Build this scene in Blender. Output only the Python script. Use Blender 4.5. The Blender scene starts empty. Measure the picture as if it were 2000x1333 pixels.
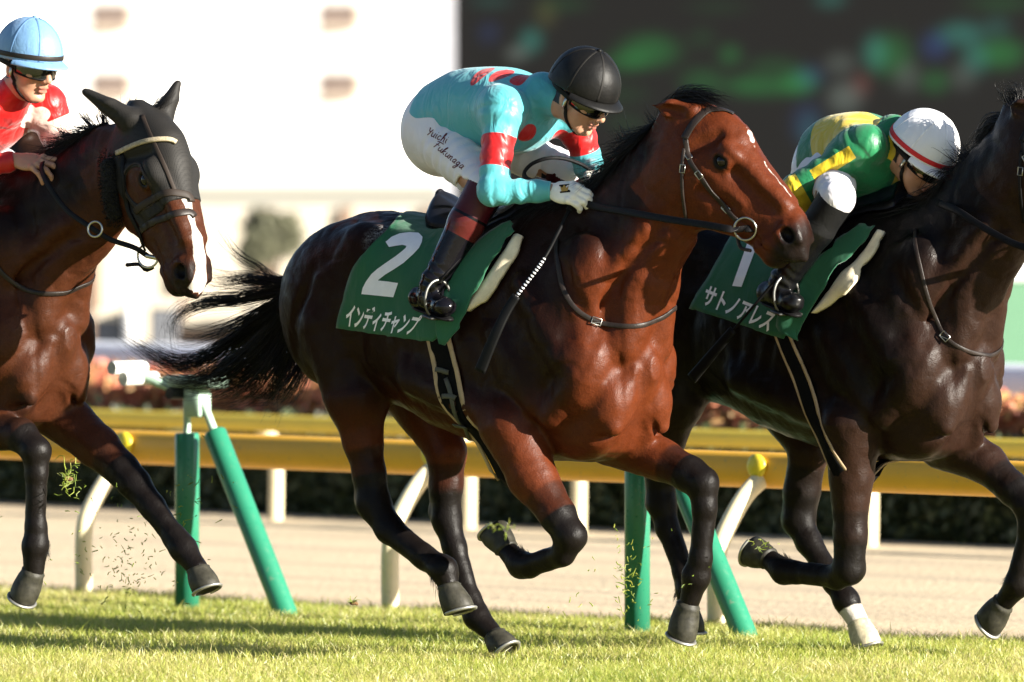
import bpy, math, random
import numpy as np
from mathutils import Vector, Matrix
from mathutils.bvhtree import BVHTree

S = bpy.context.scene
COL = S.collection
R = math.radians
rng = np.random.default_rng(7)
random.seed(7)

# ------------------------------------------------------------------ camera
FPX = 16100.0            # focal length in photo pixels (2000 wide)
CAMH = 1.79
HORIZ = 270.0
PITCH = math.atan((666.5 - HORIZ) / FPX)
cam_d = bpy.data.cameras.new('camera')
cam = bpy.data.objects.new('camera', cam_d)
COL.objects.link(cam)
cam.location = (0, 0, CAMH)
cam.rotation_euler = (math.pi / 2 - PITCH, 0, 0)
cam_d.sensor_width = 36.0
cam_d.lens = FPX * 36.0 / 2000.0
cam_d.clip_start = 0.5
cam_d.clip_end = 5000
cam_d.dof.use_dof = True
cam_d.dof.focus_distance = 27.75
cam_d.dof.aperture_fstop = 2.8
cam_d.dof.aperture_blades = 0
S.camera = cam

# ------------------------------------------------------------------ light
SUN_EL, SUN_AZ = 18.0, 30.0      # elevation; azimuth measured from +x towards the camera (-y)
sdir = Vector((math.cos(R(SUN_AZ)) * math.cos(R(SUN_EL)), -math.sin(R(SUN_AZ)) * math.cos(R(SUN_EL)), math.sin(R(SUN_EL))))
sun_d = bpy.data.lights.new('sun', 'SUN')
sun_d.energy = 5.0
sun_d.angle = R(0.55)
sun_d.color = (1.0, 0.94, 0.83)
sun = bpy.data.objects.new('sun', sun_d)
COL.objects.link(sun)
sun.location = (20, -10, 20)
sun.rotation_euler = sdir.to_track_quat('Z', 'Y').to_euler()
W = bpy.data.worlds.new('World')
S.world = W
W.use_nodes = True
wn = W.node_tree
for n_ in list(wn.nodes):
    wn.nodes.remove(n_)
sky = wn.nodes.new('ShaderNodeTexSky')
sky.sky_type = 'NISHITA'
sky.sun_disc = False
sky.air_density = 0.8
sky.dust_density = 0.4
sky.sun_elevation = R(SUN_EL)
sky.sun_rotation = math.atan2(sdir.x, sdir.y)
bg = wn.nodes.new('ShaderNodeBackground')
bg.inputs['Strength'].default_value = 0.05
wo = wn.nodes.new('ShaderNodeOutputWorld')
wn.links.new(sky.outputs[0], bg.inputs['Color'])
wn.links.new(bg.outputs[0], wo.inputs['Surface'])
S.view_settings.view_transform = 'Standard'
S.view_settings.look = 'None'
S.view_settings.gamma = 1.0
S.view_settings.exposure = 1.85
S.view_settings.use_curve_mapping = False
S.cycles.max_bounces = 8
S.cycles.transparent_max_bounces = 12

# ------------------------------------------------------------------ pixel -> ray
_F = np.array((0, math.cos(PITCH), -math.sin(PITCH)))
_U = np.array((0, math.sin(PITCH), math.cos(PITCH)))
_C = np.array((0, 0, CAMH))
def ray(px, py):
    d = _F + np.array((1, 0, 0)) * ((px - 1000) / FPX) + _U * ((666.5 - py) / FPX)
    return d
def at_y(px, py, Y):
    d = ray(px, py)
    return _C + d * (Y / d[1])
def at_ground(px, py, z=0.0):
    d = ray(px, py)
    return _C + d * ((z - CAMH) / d[2])

# ------------------------------------------------------------------ object helpers
def tag(o, label=None, cat=None, group=None, kind=None):
    if label: o['label'] = label
    if cat: o['category'] = cat
    if group: o['group'] = group
    if kind: o['kind'] = kind
    return o
def empty(name, M):
    o = bpy.data.objects.new(name, None)
    o.empty_display_size = 0.2
    COL.objects.link(o)
    o.matrix_world = M
    return o
def mesh_np(name, V, F, mat=None, parent=None, smooth=True, attrs=None, mats=None, midx=None):
    """F: (n,3) or (n,4) int array, or list of such arrays"""
    V = np.asarray(V, np.float32).reshape(-1, 3)
    Fs = F if isinstance(F, list) and isinstance(F[0], np.ndarray) else [F]
    Fs = [np.asarray(f, np.int32) for f in Fs if len(f)]
    m = bpy.data.meshes.new(name)
    m.vertices.add(len(V))
    m.vertices.foreach_set('co', V.ravel())
    nl = sum(f.size for f in Fs)
    npoly = sum(len(f) for f in Fs)
    m.loops.add(nl)
    m.loops.foreach_set('vertex_index', np.concatenate([f.ravel() for f in Fs]))
    m.polygons.add(npoly)
    tot = np.concatenate([np.full(len(f), f.shape[1], np.int32) for f in Fs])
    st = np.concatenate([[0], np.cumsum(tot)[:-1]]).astype(np.int32)
    m.polygons.foreach_set('loop_start', st)
    m.polygons.foreach_set('loop_total', tot)
    m.polygons.foreach_set('use_smooth', np.full(npoly, smooth, bool))
    if midx is not None:
        m.polygons.foreach_set('material_index', np.asarray(midx, np.int32))
    for k, a in (attrs or {}).items():
        a = np.asarray(a, np.float32)
        if a.ndim == 1:
            at = m.attributes.new(k, 'FLOAT', 'POINT'); at.data.foreach_set('value', a)
        else:
            at = m.attributes.new(k, 'FLOAT_VECTOR', 'POINT'); at.data.foreach_set('vector', a.ravel())
    for mm in (mats or ([mat] if mat else [])):
        m.materials.append(mm)
    m.update(calc_edges=True)
    o = bpy.data.objects.new(name, m)
    COL.objects.link(o)
    if parent is not None:
        o.parent = parent
    return o

class MB:
    """collects simple shapes into one mesh"""
    def __init__(s): s.V = []; s.F4 = []; s.F3 = []; s.n = 0
    def add(s, V, F):
        V = np.asarray(V, float).reshape(-1, 3)
        F = np.asarray(F, int)
        (s.F4 if F.shape[1] == 4 else s.F3).append(F + s.n)
        s.V.append(V); s.n += len(V)
    def box(s, c, size, Rm=None, bev=0.0):
        x, y, z = np.array(size) / 2.0
        if bev <= 0:
            V = np.array([(a * x, b * y, d * z) for a in (-1, 1) for b in (-1, 1) for d in (-1, 1)])
            F = [(0, 1, 3, 2), (4, 6, 7, 5), (0, 4, 5, 1), (2, 3, 7, 6), (0, 2, 6, 4), (1, 5, 7, 3)]
        else:
            # bevelled: octagon prism rings
            def ring(zz, ins):
                a, b = x - ins, y - ins
                e = bev
                return [(a - e, -b, zz), (a, -b + e, zz), (a, b - e, zz), (a - e, b, zz), (-a + e, b, zz), (-a, b - e, zz), (-a, -b + e, zz), (-a + e, -b, zz)]
            V = np.array(ring(-z, bev) + ring(-z + bev, 0) + ring(z - bev, 0) + ring(z, bev))
            F = []
            for k in range(3):
                for i in range(8):
                    j = (i + 1) % 8
                    F.append((k * 8 + i, k * 8 + j, k * 8 + 8 + j, k * 8 + 8 + i))
            for k, rev in ((0, True), (24, False)):
                qs = [(0, 1, 2, 3), (0, 3, 4, 7), (4, 5, 6, 7)]
                for q in qs:
                    q = tuple(k + i for i in q)
                    F.append(q[::-1] if rev else q)
        if Rm is not None:
            V = V @ np.array(Rm).T
        s.add(V + np.array(c), F)
        return s
    def tube(s, P, r, n=10, cap=True, flat=None):
        """tube along points; r scalar or list; flat=(wx,wy) scales cross-section"""
        P = np.asarray(P, float)
        r = np.broadcast_to(np.asarray(r, float), (len(P),))
        T = np.gradient(P, axis=0)
        T /= np.linalg.norm(T, axis=1)[:, None] + 1e-12
        a = np.array((0, 0, 1.0)) if abs(T[0][2]) < 0.9 else np.array((1.0, 0, 0))
        V = []
        N = np.cross(T[0], a); N /= np.linalg.norm(N)
        th = np.linspace(0, 2 * np.pi, n, endpoint=False)
        fx, fy = flat or (1, 1)
        for i in range(len(P)):
            N = N - T[i] * N.dot(T[i]); N /= np.linalg.norm(N) + 1e-12
            B = np.cross(T[i], N)
            V.append(P[i] + r[i] * (fx * np.cos(th)[:, None] * N + fy * np.sin(th)[:, None] * B))
        V = np.concatenate(V)
        F = []
        for k in range(len(P) - 1):
            for i in range(n):
                j = (i + 1) % n
                F.append((k * n + i, k * n + j, k * n + n + j, k * n + n + i))
        s.add(V, F)
        if cap:
            for k, rev in ((0, True), (len(P) - 1, False)):
                cidx = np.vstack([V[k * n:(k + 1) * n], P[k]])
                F3 = [((i, (i + 1) % n, n) if not rev else ((i + 1) % n, i, n)) for i in range(n)]
                s.add(cidx, F3)
        return s
    def ribbon(s, P, N, w, th):
        """strap: P points on surface, N outward normals, width w, thickness th"""
        P = np.asarray(P, float); N = np.asarray(N, float)
        T = np.gradient(P, axis=0); T /= np.linalg.norm(T, axis=1)[:, None] + 1e-12
        Sd = np.cross(T, N); Sd /= np.linalg.norm(Sd, axis=1)[:, None] + 1e-12
        N = np.cross(Sd, T)
        w = np.broadcast_to(np.asarray(w, float), (len(P),))[:, None] / 2
        e = np.minimum(w * 0.25, th * 0.5)
        prof = [P - Sd * w, P - Sd * w + N * (th * .7), P - Sd * (w - e) + N * th, P + Sd * (w - e) + N * th, P + Sd * w + N * (th * .7), P + Sd * w]
        n = len(prof)
        V = np.stack(prof, 1).reshape(-1, 3)
        F = []
        for k in range(len(P) - 1):
            for i in range(n):
                j = (i + 1) % n
                F.append((k * n + i, k * n + n + i, k * n + n + j, k * n + j))
        F.append((0, 1, 4, 5)); F.append((1, 2, 3, 4))
        b = (len(P) - 1) * n
        F.append((b + 5, b + 4, b + 1, b)); F.append((b + 4, b + 3, b + 2, b + 1))
        s.add(V, F)
        return s
    def lathe(s, prof, c=(0, 0, 0), Rm=None, n=24):
        prof = np.asarray(prof, float)
        th = np.linspace(0, 2 * np.pi, n, endpoint=False)
        V = np.stack([np.outer(prof[:, 0], np.cos(th)), np.outer(prof[:, 0], np.sin(th)), np.repeat(prof[:, 1][:, None], n, 1)], -1).reshape(-1, 3)
        F = []
        for k in range(len(prof) - 1):
            for i in range(n):
                j = (i + 1) % n
                F.append((k * n + i, k * n + j, k * n + n + j, k * n + n + i))
        if Rm is not None: V = V @ np.array(Rm).T
        s.add(V + np.array(c), F)
        return s
    def build(s, name, mat, parent=None, smooth=True, attrs=None):
        V = np.concatenate(s.V)
        F = []
        if s.F4: F.append(np.concatenate(s.F4))
        if s.F3: F.append(np.concatenate(s.F3))
        return mesh_np(name, V, F, mat, parent, smooth, attrs)

def spline(P, n):
    """Catmull-Rom through points, n samples"""
    P = np.asarray(P, float)
    if len(P) == 2:
        return P[0] + (P[1] - P[0]) * np.linspace(0, 1, n)[:, None]
    Q = np.vstack([2 * P[0] - P[1], P, 2 * P[-1] - P[-2]])
    d = np.concatenate([[0], np.cumsum(np.linalg.norm(np.diff(P, axis=0), axis=1))])
    t = np.linspace(0, d[-1], n)
    k = np.clip(np.searchsorted(d, t, side='right') - 1, 0, len(P) - 2)
    u = ((t - d[k]) / (d[k + 1] - d[k] + 1e-12))[:, None]
    a, b, c, e = Q[k], Q[k + 1], Q[k + 2], Q[k + 3]
    return 0.5 * ((2 * b) + (c - a) * u + (2 * a - 5 * b + 4 * c - e) * u ** 2 + (-a + 3 * b - 3 * c + e) * u ** 3)

# ------------------------------------------------------------------ signed distance modelling
def smin(a, b, k):
    if k <= 0: return np.minimum(a, b)
    h = np.clip(0.5 + 0.5 * (b - a) / k, 0, 1)
    return b + (a - b) * h - k * h * (1 - h)
def smax(a, b, k):
    return -smin(-a, -b, k)

class Cone:      # round cone a->b
    def __init__(s, a, b, ra, rb, k=.03, sub=False, squash=None, q=1.0):
        s.a = np.array(a, float); s.b = np.array(b, float); s.ra, s.rb, s.k, s.sub = ra, rb, k, sub
        s.sq = None if squash is None else np.array(squash, float) / np.linalg.norm(squash); s.q = q
        r = max(ra, rb) * max(1.0, 1.0)
        s.lo = np.minimum(s.a, s.b) - r - 2 * k - .01; s.hi = np.maximum(s.a, s.b) + r + 2 * k + .01
    def d(s, X):
        a, b = s.a, s.b
        P = X - a
        ba = b - a
        if s.sq is not None:
            P = P + (P @ s.sq)[..., None] * s.sq * (s.q - 1)
            ba = ba + ba.dot(s.sq) * s.sq * (s.q - 1)
        l2 = ba.dot(ba) + 1e-12
        h = np.clip(P @ ba / l2, 0, 1)
        D = P - h[..., None] * ba
        r = s.ra + (s.rb - s.ra) * h
        out = np.sqrt((D * D).sum(-1)) - r
        return out / (s.q if s.q > 1 else 1)
class Ell:       # ellipsoid, axes columns of Rm
    def __init__(s, c, r, Rm=None, k=.03, sub=False):
        s.c = np.array(c, float); s.r = np.array(r, float); s.Rm = None if Rm is None else np.array(Rm, float); s.k, s.sub = k, sub
        e = s.r if Rm is None else np.sqrt(((s.Rm * s.r) ** 2).sum(1))
        s.lo = s.c - e - 2 * k - .01; s.hi = s.c + e + 2 * k + .01
    def d(s, X):
        P = X - s.c
        if s.Rm is not None: P = P @ s.Rm
        k0 = np.sqrt(((P / s.r) ** 2).sum(-1)) + 1e-9
        k1 = np.sqrt(((P / s.r ** 2) ** 2).sum(-1)) + 1e-9
        return k0 * (k0 - 1) / k1
class Loft:      # stations (u, top, bot, W) on a straight axis
    def __init__(s, o, ax, up, st, k=.03, n=2.0, sub=False):
        s.o = np.array(o, float); s.ax = np.array(ax, float) / np.linalg.norm(ax)
        up = np.array(up, float); up = up - s.ax * up.dot(s.ax); s.up = up / np.linalg.norm(up)
        s.sd = np.cross(s.ax, s.up)
        s.st = np.array(st, float); s.k, s.n, s.sub = k, n, sub
        uu = np.linspace(s.st[0, 0], s.st[-1, 0], 160)
        s.uu = uu
        s.tab = [s._pc(s.st[:, 0], s.st[:, j], uu) for j in (1, 2, 3)]
        pts = []
        for i in range(0, 160, 3):
            for v in (s.tab[0][i], s.tab[1][i]):
                for w in (-s.tab[2][i], s.tab[2][i]):
                    pts.append(s.o + s.ax * uu[i] + s.up * v + s.sd * w)
        pts = np.array(pts)
        s.lo = pts.min(0) - 2 * k - .02; s.hi = pts.max(0) + 2 * k + .02
    @staticmethod
    def _pc(x, y, q):   # monotone cubic
        h = np.diff(x); dl = np.diff(y) / h
        m = np.zeros_like(y)
        m[0], m[-1] = dl[0], dl[-1]
        for i in range(1, len(y) - 1):
            m[i] = 0 if dl[i - 1] * dl[i] <= 0 else 3 * (h[i - 1] + h[i]) / ((2 * h[i] + h[i - 1]) / dl[i - 1] + (h[i] + 2 * h[i - 1]) / dl[i])
        k = np.clip(np.searchsorted(x, q, side='right') - 1, 0, len(x) - 2)
        t = (q - x[k]) / h[k]
        return (2 * t ** 3 - 3 * t ** 2 + 1) * y[k] + (t ** 3 - 2 * t ** 2 + t) * h[k] * m[k] + (-2 * t ** 3 + 3 * t ** 2) * y[k + 1] + (t ** 3 - t ** 2) * h[k] * m[k + 1]
    def d(s, X):
        P = X - s.o
        u = P @ s.ax; v = P @ s.up; w = P @ s.sd
        uc = np.clip(u, s.uu[0], s.uu[-1])
        top, bot, Wd = [np.interp(uc, s.uu, t) for t in s.tab]
        c = (top + bot) / 2; h = np.maximum((top - bot) / 2, .004); Wd = np.maximum(Wd, .004)
        q = ((np.abs(v - c) / h) ** s.n + (np.abs(w) / Wd) ** s.n) ** (1 / s.n)
        mn = np.minimum(h, Wd)
        d = (q - 1) * mn
        e = np.abs(u - uc)
        return np.where(e > 0, np.sqrt(np.maximum(d, 0) ** 2 + e ** 2) + np.minimum(d, 0), d)
    def pt(s, u, v, w=0):
        return s.o + s.ax * u + s.up * v + s.sd * w
class Box3:      # rounded box
    def __init__(s, c, half, Rm=None, r=.01, k=.0, sub=False):
        s.c = np.array(c, float); s.h = np.array(half, float); s.Rm = np.eye(3) if Rm is None else np.array(Rm, float); s.r = r; s.k = k; s.sub = sub
        e = np.abs(s.Rm) @ s.h + r
        s.lo = s.c - e - 2 * k - .01; s.hi = s.c + e + 2 * k + .01
    def d(s, X):
        P = np.abs((X - s.c) @ s.Rm) - (s.h - s.r)
        return np.sqrt((np.maximum(P, 0) ** 2).sum(-1)) + np.minimum(P.max(-1), 0) - s.r

def sdf_mesh(prims, vox, pad=.02, post=None):
    """smooth union of prims -> (V, quads). post(X, d) may alter the field near the surface"""
    pos = [p for p in prims if not p.sub]
    lo = np.min([p.lo for p in pos], 0) - pad; hi = np.max([p.hi for p in pos], 0) + pad
    n = np.ceil((hi - lo) / vox).astype(int) + 1
    G = np.full(n, .5, np.float32)
    ax = [(lo[i] + np.arange(n[i]) * vox) for i in range(3)]
    for p in prims:
        i0 = np.clip(((p.lo - lo) / vox).astype(int), 0, n - 1); i1 = np.clip(np.ceil((p.hi - lo) / vox).astype(int) + 1, 1, n)
        sl = tuple(slice(i0[i], i1[i]) for i in range(3))
        X = np.stack(np.meshgrid(ax[0][sl[0]], ax[1][sl[1]], ax[2][sl[2]], indexing='ij'), -1)
        d = p.d(X).astype(np.float32)
        g = G[sl]
        G[sl] = smax(g, -d, p.k) if p.sub else smin(g, d, p.k)
    if post is not None:
        idx = np.argwhere(np.abs(G) < vox * 4)
        X = lo + idx * vox
        G[tuple(idx.T)] = post(X, G[tuple(idx.T)])
    return surface_nets(G, lo, vox)

def surface_nets(G, lo, vox):
    ins = G < 0
    c = [(i, j, k) for i in (0, 1) for j in (0, 1) for k in (0, 1)]
    def sh(A, o): return A[o[0]:A.shape[0] - 1 + o[0], o[1]:A.shape[1] - 1 + o[1], o[2]:A.shape[2] - 1 + o[2]]
    alls = sh(ins, c[0]).copy(); anys = alls.copy()
    for o in c[1:]:
        s_ = sh(ins, o); alls &= s_; anys |= s_
    act = anys & ~alls
    cell = np.argwhere(act)
    ids = np.full(act.shape, -1, np.int32)
    ids[tuple(cell.T)] = np.arange(len(cell), dtype=np.int32)
    val = np.stack([G[cell[:, 0] + o[0], cell[:, 1] + o[1], cell[:, 2] + o[2]] for o in c], 1).astype(np.float64)
    acc = np.zeros((len(cell), 3)); cnt = np.zeros(len(cell))
    for i in range(8):
        for j in range(i + 1, 8):
            df = np.array(c[j]) - np.array(c[i])
            if np.abs(df).sum() != 1: continue
            a, b = val[:, i], val[:, j]
            m = (a < 0) != (b < 0)
            t = a / np.where(np.abs(a - b) < 1e-12, 1e-12, a - b)
            p = np.array(c[i]) + t[:, None] * df
            acc[m] += p[m]; cnt[m] += 1
    V = lo + (cell + acc / cnt[:, None]) * vox
    Q = []
    for axis in range(3):
        a1, a2 = (axis + 1) % 3, (axis + 2) % 3
        s0 = [slice(None)] * 3; s1 = [slice(None)] * 3
        s0[axis] = slice(0, -1); s1[axis] = slice(1, None)
        A, B = ins[tuple(s0)], ins[tuple(s1)]
        e = np.argwhere(A != B)
        ok = (e[:, a1] > 0) & (e[:, a2] > 0) & (e[:, a1] < act.shape[a1]) & (e[:, a2] < act.shape[a2])
        e = e[ok]
        flip = ins[tuple(e.T)]
        o1 = np.zeros(3, int); o1[a1] = 1
        o2 = np.zeros(3, int); o2[a2] = 1
        q = np.stack([ids[tuple((e - o1 - o2).T)], ids[tuple((e - o2).T)], ids[tuple(e.T)], ids[tuple((e - o1).T)]], 1)
        q[~flip] = q[~flip][:, ::-1]
        Q.append(q)
    return V, np.concatenate(Q)

def seg_dist(X, a, b):
    a = np.array(a, float); ba = np.array(b, float) - a
    h = np.clip((X - a) @ ba / (ba.dot(ba) + 1e-12), 0, 1)
    D = X - a - h[:, None] * ba
    return np.sqrt((D * D).sum(1)), h

def vnormals(V, F):
    n = np.zeros_like(V)
    fn = np.cross(V[F[:, 2]] - V[F[:, 0]], V[F[:, 3]] - V[F[:, 1]])
    for i in range(4):
        np.add.at(n, F[:, i], fn)
    return n / (np.linalg.norm(n, axis=1)[:, None] + 1e-12)

def vnoise(X, f, seed=0):
    """cheap smooth value noise in [-1,1]"""
    X = np.asarray(X, float) * f + seed * 17.31
    i = np.floor(X).astype(np.int64); u = X - i; u = u * u * (3 - 2 * u)
    def h(a):
        q = (a[:, 0] * 374761393 + a[:, 1] * 668265263 + a[:, 2] * 2147483647 + seed * 1274126177) & 0xffffffff
        q = (q ^ (q >> 13)) * 1274126177 & 0xffffffff
        return ((q ^ (q >> 16)) & 0xffff) / 32767.5 - 1
    out = 0
    for a in (0, 1):
        for b in (0, 1):
            for c in (0, 1):
                wgt = (u[:, 0] if a else 1 - u[:, 0]) * (u[:, 1] if b else 1 - u[:, 1]) * (u[:, 2] if c else 1 - u[:, 2])
                out = out + wgt * h(i + np.array((a, b, c)))
    return out
# ------------------------------------------------------------------ materials
class NT:
    def __init__(s, name):
        s.m = bpy.data.materials.new(name); s.m.use_nodes = True
        s.t = s.m.node_tree; s.N = s.t.nodes; s.L = s.t.links
        s.p = s.N['Principled BSDF']
    def new(s, t, **kw):
        n = s.N.new(t)
        for k, v in kw.items():
            if hasattr(n, k): setattr(n, k, v)
            else: n.inputs[k].default_value = v
        return n
    def link(s, a, b): s.L.new(a, b)
    def attr(s, name):
        return s.new('ShaderNodeAttribute', attribute_name=name)
    def coord(s, kind='Object', scale=None):
        c = s.new('ShaderNodeTexCoord')
        if scale is None: return c.outputs[kind]
        mp = s.new('ShaderNodeMapping'); mp.inputs['Scale'].default_value = scale
        s.link(c.outputs[kind], mp.inputs['Vector']); return mp.outputs[0]
    def noise(s, vec, scale, detail=3, rough=.55, dist=0):
        n = s.new('ShaderNodeTexNoise'); n.inputs['Scale'].default_value = scale; n.inputs['Detail'].default_value = detail
        n.inputs['Roughness'].default_value = rough; n.inputs['Distortion'].default_value = dist
        if vec is not None: s.link(vec, n.inputs['Vector'])
        return n.outputs['Fac']
    def maprange(s, v, a, b, c=0., d=1., smooth=False):
        n = s.new('ShaderNodeMapRange')
        if smooth: n.interpolation_type = 'SMOOTHSTEP'
        for k, x in zip(('From Min', 'From Max', 'To Min', 'To Max'), (a, b, c, d)): n.inputs[k].default_value = x
        s.link(v, n.inputs['Value']); return n.outputs[0]
    def mix(s, f, a, b, mode='MIX'):
        n = s.new('ShaderNodeMix', data_type='RGBA', blend_type=mode)
        for inp, x in ((n.inputs[0], f), (n.inputs[6], a), (n.inputs[7], b)):
            if isinstance(x, bpy.types.NodeSocket): s.link(x, inp)
            elif isinstance(x, (int, float)): inp.default_value = x
            else: inp.default_value = (*x, 1)
        return n.outputs[2]
    def math(s, op, a, b=0.):
        n = s.new('ShaderNodeMath', operation=op)
        for inp, x in ((n.inputs[0], a), (n.inputs[1], b)):
            if isinstance(x, bpy.types.NodeSocket): s.link(x, inp)
            else: inp.default_value = x
        return n.outputs[0]
    def bump(s, h, strength=.3, dist=.01, prev=None):
        n = s.new('ShaderNodeBump'); n.inputs['Strength'].default_value = strength; n.inputs['Distance'].default_value = dist
        s.link(h, n.inputs['Height'])
        if prev is not None: s.link(prev, n.inputs['Normal'])
        return n.outputs[0]
    def set(s, **kw):
        for k, v in kw.items():
            i = s.p.inputs[k.replace('_', ' ')]
            if isinstance(v, bpy.types.NodeSocket): s.link(v, i)
            elif isinstance(v, tuple) and len(v) == 3: i.default_value = (*v, 1) if i.type == 'RGBA' else v
            else: i.default_value = v
        return s

def simple(name, col, rough=.5, metal=0., var=.15, vs=30., bump=0., bs=120., bd=.002, **kw):
    t = NT(name); c = t.coord()
    n = t.noise(c, vs, 4)
    f = t.maprange(n, .3, .7)
    lo = tuple(x * (1 - var) for x in col); hi = tuple(min(1, x * (1 + var)) for x in col)
    t.set(Base_Color=t.mix(f, lo, hi), Roughness=rough, Metallic=metal)
    if bump > 0:
        t.set(Normal=t.bump(t.noise(c, bs, 3), bump, bd))
    if metal < .5 and 'Specular_IOR_Level' not in kw: kw['Specular_IOR_Level'] = .25
    t.set(**kw)
    return t.m

def coat_mat(name, base, back, dark, gloss=.44):
    """horse coat: base colour, darker top and sides with shade painted in, black points, white marks"""
    t = NT(name); c = t.coord()
    n1 = t.noise(c, 5, 4); n2 = t.noise(c, 60, 3)
    col = t.mix(t.maprange(n1, .35, .7), base, tuple(x * .78 for x in base))
    col = t.mix(t.maprange(t.noise(c, 34, 4, .65), .35, .65, 0, .55), col, tuple(x * .55 for x in base))
    col = t.mix(t.maprange(t.noise(c, 190, 2, .6), .45, .7, 0, .35), col, tuple(x * 1.5 for x in base))
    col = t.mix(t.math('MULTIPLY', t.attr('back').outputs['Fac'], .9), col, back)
    dk = t.math('ADD', t.attr('dark').outputs['Fac'], t.math('MULTIPLY', t.math('SUBTRACT', n1, .5), .35))
    col = t.mix(t.maprange(dk, .3, .72, smooth=True), col, dark)
    fo = t.math('MULTIPLY', t.attr('foam').outputs['Fac'], t.maprange(t.noise(c, 120, 3, .7), .42, .66))
    col = t.mix(t.math('MULTIPLY', fo, .55), col, (.42, .41, .41))
    wh = t.math('ADD', t.attr('white').outputs['Fac'], t.math('MULTIPLY', t.math('SUBTRACT', n2, .5), .005))
    wf = t.maprange(wh, .0015, -.0015)
    col = t.mix(wf, col, (.46, .42, .38))
    hv = t.coord('Object', (70, 330, 210))
    hair = t.noise(hv, 1.0, 2)
    lum = t.noise(c, 22, 3)
    b = t.bump(hair, .42, .0018)
    b = t.bump(t.noise(c, 13, 4, .6), .28, .012, b)
    # raised veins and fine skin folds
    vn = t.noise(t.coord('Object', (1, 1.2, .8)), 7.5, 2, .5, 1.6)
    rid = t.math('ABSOLUTE', t.math('SUBTRACT', vn, .5))
    vein = t.maprange(rid, .022, .0, 0, 1, True)
    b = t.bump(vein, .11, .003, b)
    fold = t.noise(t.coord('Object', (26, 10, 9)), 1.0, 3, .6, 1.0)
    b = t.bump(fold, .16, .005, b)
    b = t.bump(t.noise(c, 42, 3, .6, .8), .36, .0035, b)
    t.set(Base_Color=col, Roughness=t.maprange(lum, .3, .7, gloss - .10, gloss + .12), Normal=b)
    t.set(**{'Specular_IOR_Level': .12})
    return t.m

M = {}
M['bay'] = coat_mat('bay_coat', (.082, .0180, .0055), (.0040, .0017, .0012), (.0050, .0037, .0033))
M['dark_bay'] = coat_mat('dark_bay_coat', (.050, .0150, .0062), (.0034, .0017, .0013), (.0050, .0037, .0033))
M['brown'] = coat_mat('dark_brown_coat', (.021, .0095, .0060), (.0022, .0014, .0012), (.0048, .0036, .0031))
M['hair'] = simple('black_horse_hair', (.0050, .0044, .0042), .42, var=.3, Specular_IOR_Level=.3)
M['hoof'] = simple('grey_hoof_horn', (.028, .026, .019), .55, var=.45, vs=40, bump=.5, bs=90)
M['hoof_pale'] = simple('pale_hoof_horn', (.40, .35, .24), .55, var=.35, vs=40, bump=.5, bs=90)
M['steel'] = simple('polished_steel', (.42, .40, .36), .28, 1.0)
M['shoe'] = simple('aluminium_shoe', (.35, .34, .31), .45, .8)
M['eye'] = simple('dark_eye', (.004, .0025, .002), .12, var=.2, Specular_IOR_Level=.35)
M['dark_steel'] = simple('dull_dark_steel', (.10, .10, .095), .42, 1.0)
M['black_leather'] = simple('black_leather', (.0048, .0044, .0048), .5, var=.4, bump=.3, bs=200, Specular_IOR_Level=.13)
M['brown_leather'] = simple('worn_brown_leather', (.016, .011, .009), .44, var=.4, bump=.3, bs=200, Specular_IOR_Level=.25)
M['tan_edge'] = simple('tan_leather_edge', (.36, .26, .155), .7)
# ------------------------------------------------------------------ horses
ANG = R(43.0)
class Frame:
    """upright frame on the track: local x along the gallop, local y away from the rail-side camera, z up"""
    def __init__(s, X, Y, a=ANG):
        s.O = np.array((X, Y, 0.0)); s.a = a
        c, d = math.cos(a), math.sin(a)
        s.Rm = np.array([[c, d, 0], [-d, c, 0], [0, 0, 1.0]])
        s.M = Matrix.Translation((X, Y, 0)) @ Matrix.Rotation(-a, 4, 'Z')
    def loc(s, w): return (np.asarray(w) - s.O) @ s.Rm
    def world(s, l): return np.asarray(l) @ s.Rm.T + s.O
    def ray(s, px, py):
        return s.loc(_C), ray(px, py) @ s.Rm
    def P(s, px, py, n=0.0):
        o, d = s.ray(px, py)
        return o + d * ((-n - o[1]) / d[1])
    def D(s, px, py, fwd):     # on the cross plane x = fwd
        o, d = s.ray(px, py)
        return o + d * ((fwd - o[0]) / d[0])
    def hit(s, bvh, px, py, off=0.0):
        o, d = s.ray(px, py)
        d = d / np.linalg.norm(d)
        p, nn, i, t = bvh.ray_cast(Vector(o), Vector(d))
        if p is None: return None, None
        return np.array(p) + np.array(nn) * off, np.array(nn)

TORSO = [(-1.50, 1.25, 1.12, .04), (-1.42, 1.37, 1.0, .14), (-1.28, 1.475, .92, .215), (-1.08, 1.541, .89, .255), (-0.92, 1.53, .865, .262),
         (-0.75, 1.50, .80, .275), (-0.50, 1.49, .735, .285), (-0.30, 1.53, .70, .265), (-0.12, 1.47, .70, .235), (0.03, 1.34, .735, .185), (.10, 1.2, .85, .11)]
NECK = [(-.16, .31, -.34, .19), (0, .29, -.35, .18), (.15, .22, -.325, .155), (.32, .16, -.285, .125), (.49, .165, -.225, .10), (.62, .165, -.165, .088), (.72, .13, -.08, .07), (.78, .07, -.03, .03)]
HEAD = [(-.07, .03, -.07, .03), (0, .08, -.13, .078), (.06, .115, -.195, .088), (.13, .138, -.228, .095), (.20, .132, -.240, .098), (.27, .110, -.232, .088),
        (.34, .092, -.195, .068), (.42, .082, -.158, .055), (.50, .070, -.138, .050), (.56, .054, -.130, .053), (.60, .026, -.098, .046), (.630, -.018, -.068, .028)]

def smooth01(x): x = np.clip(x, 0, 1); return x * x * (3 - 2 * x)

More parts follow.
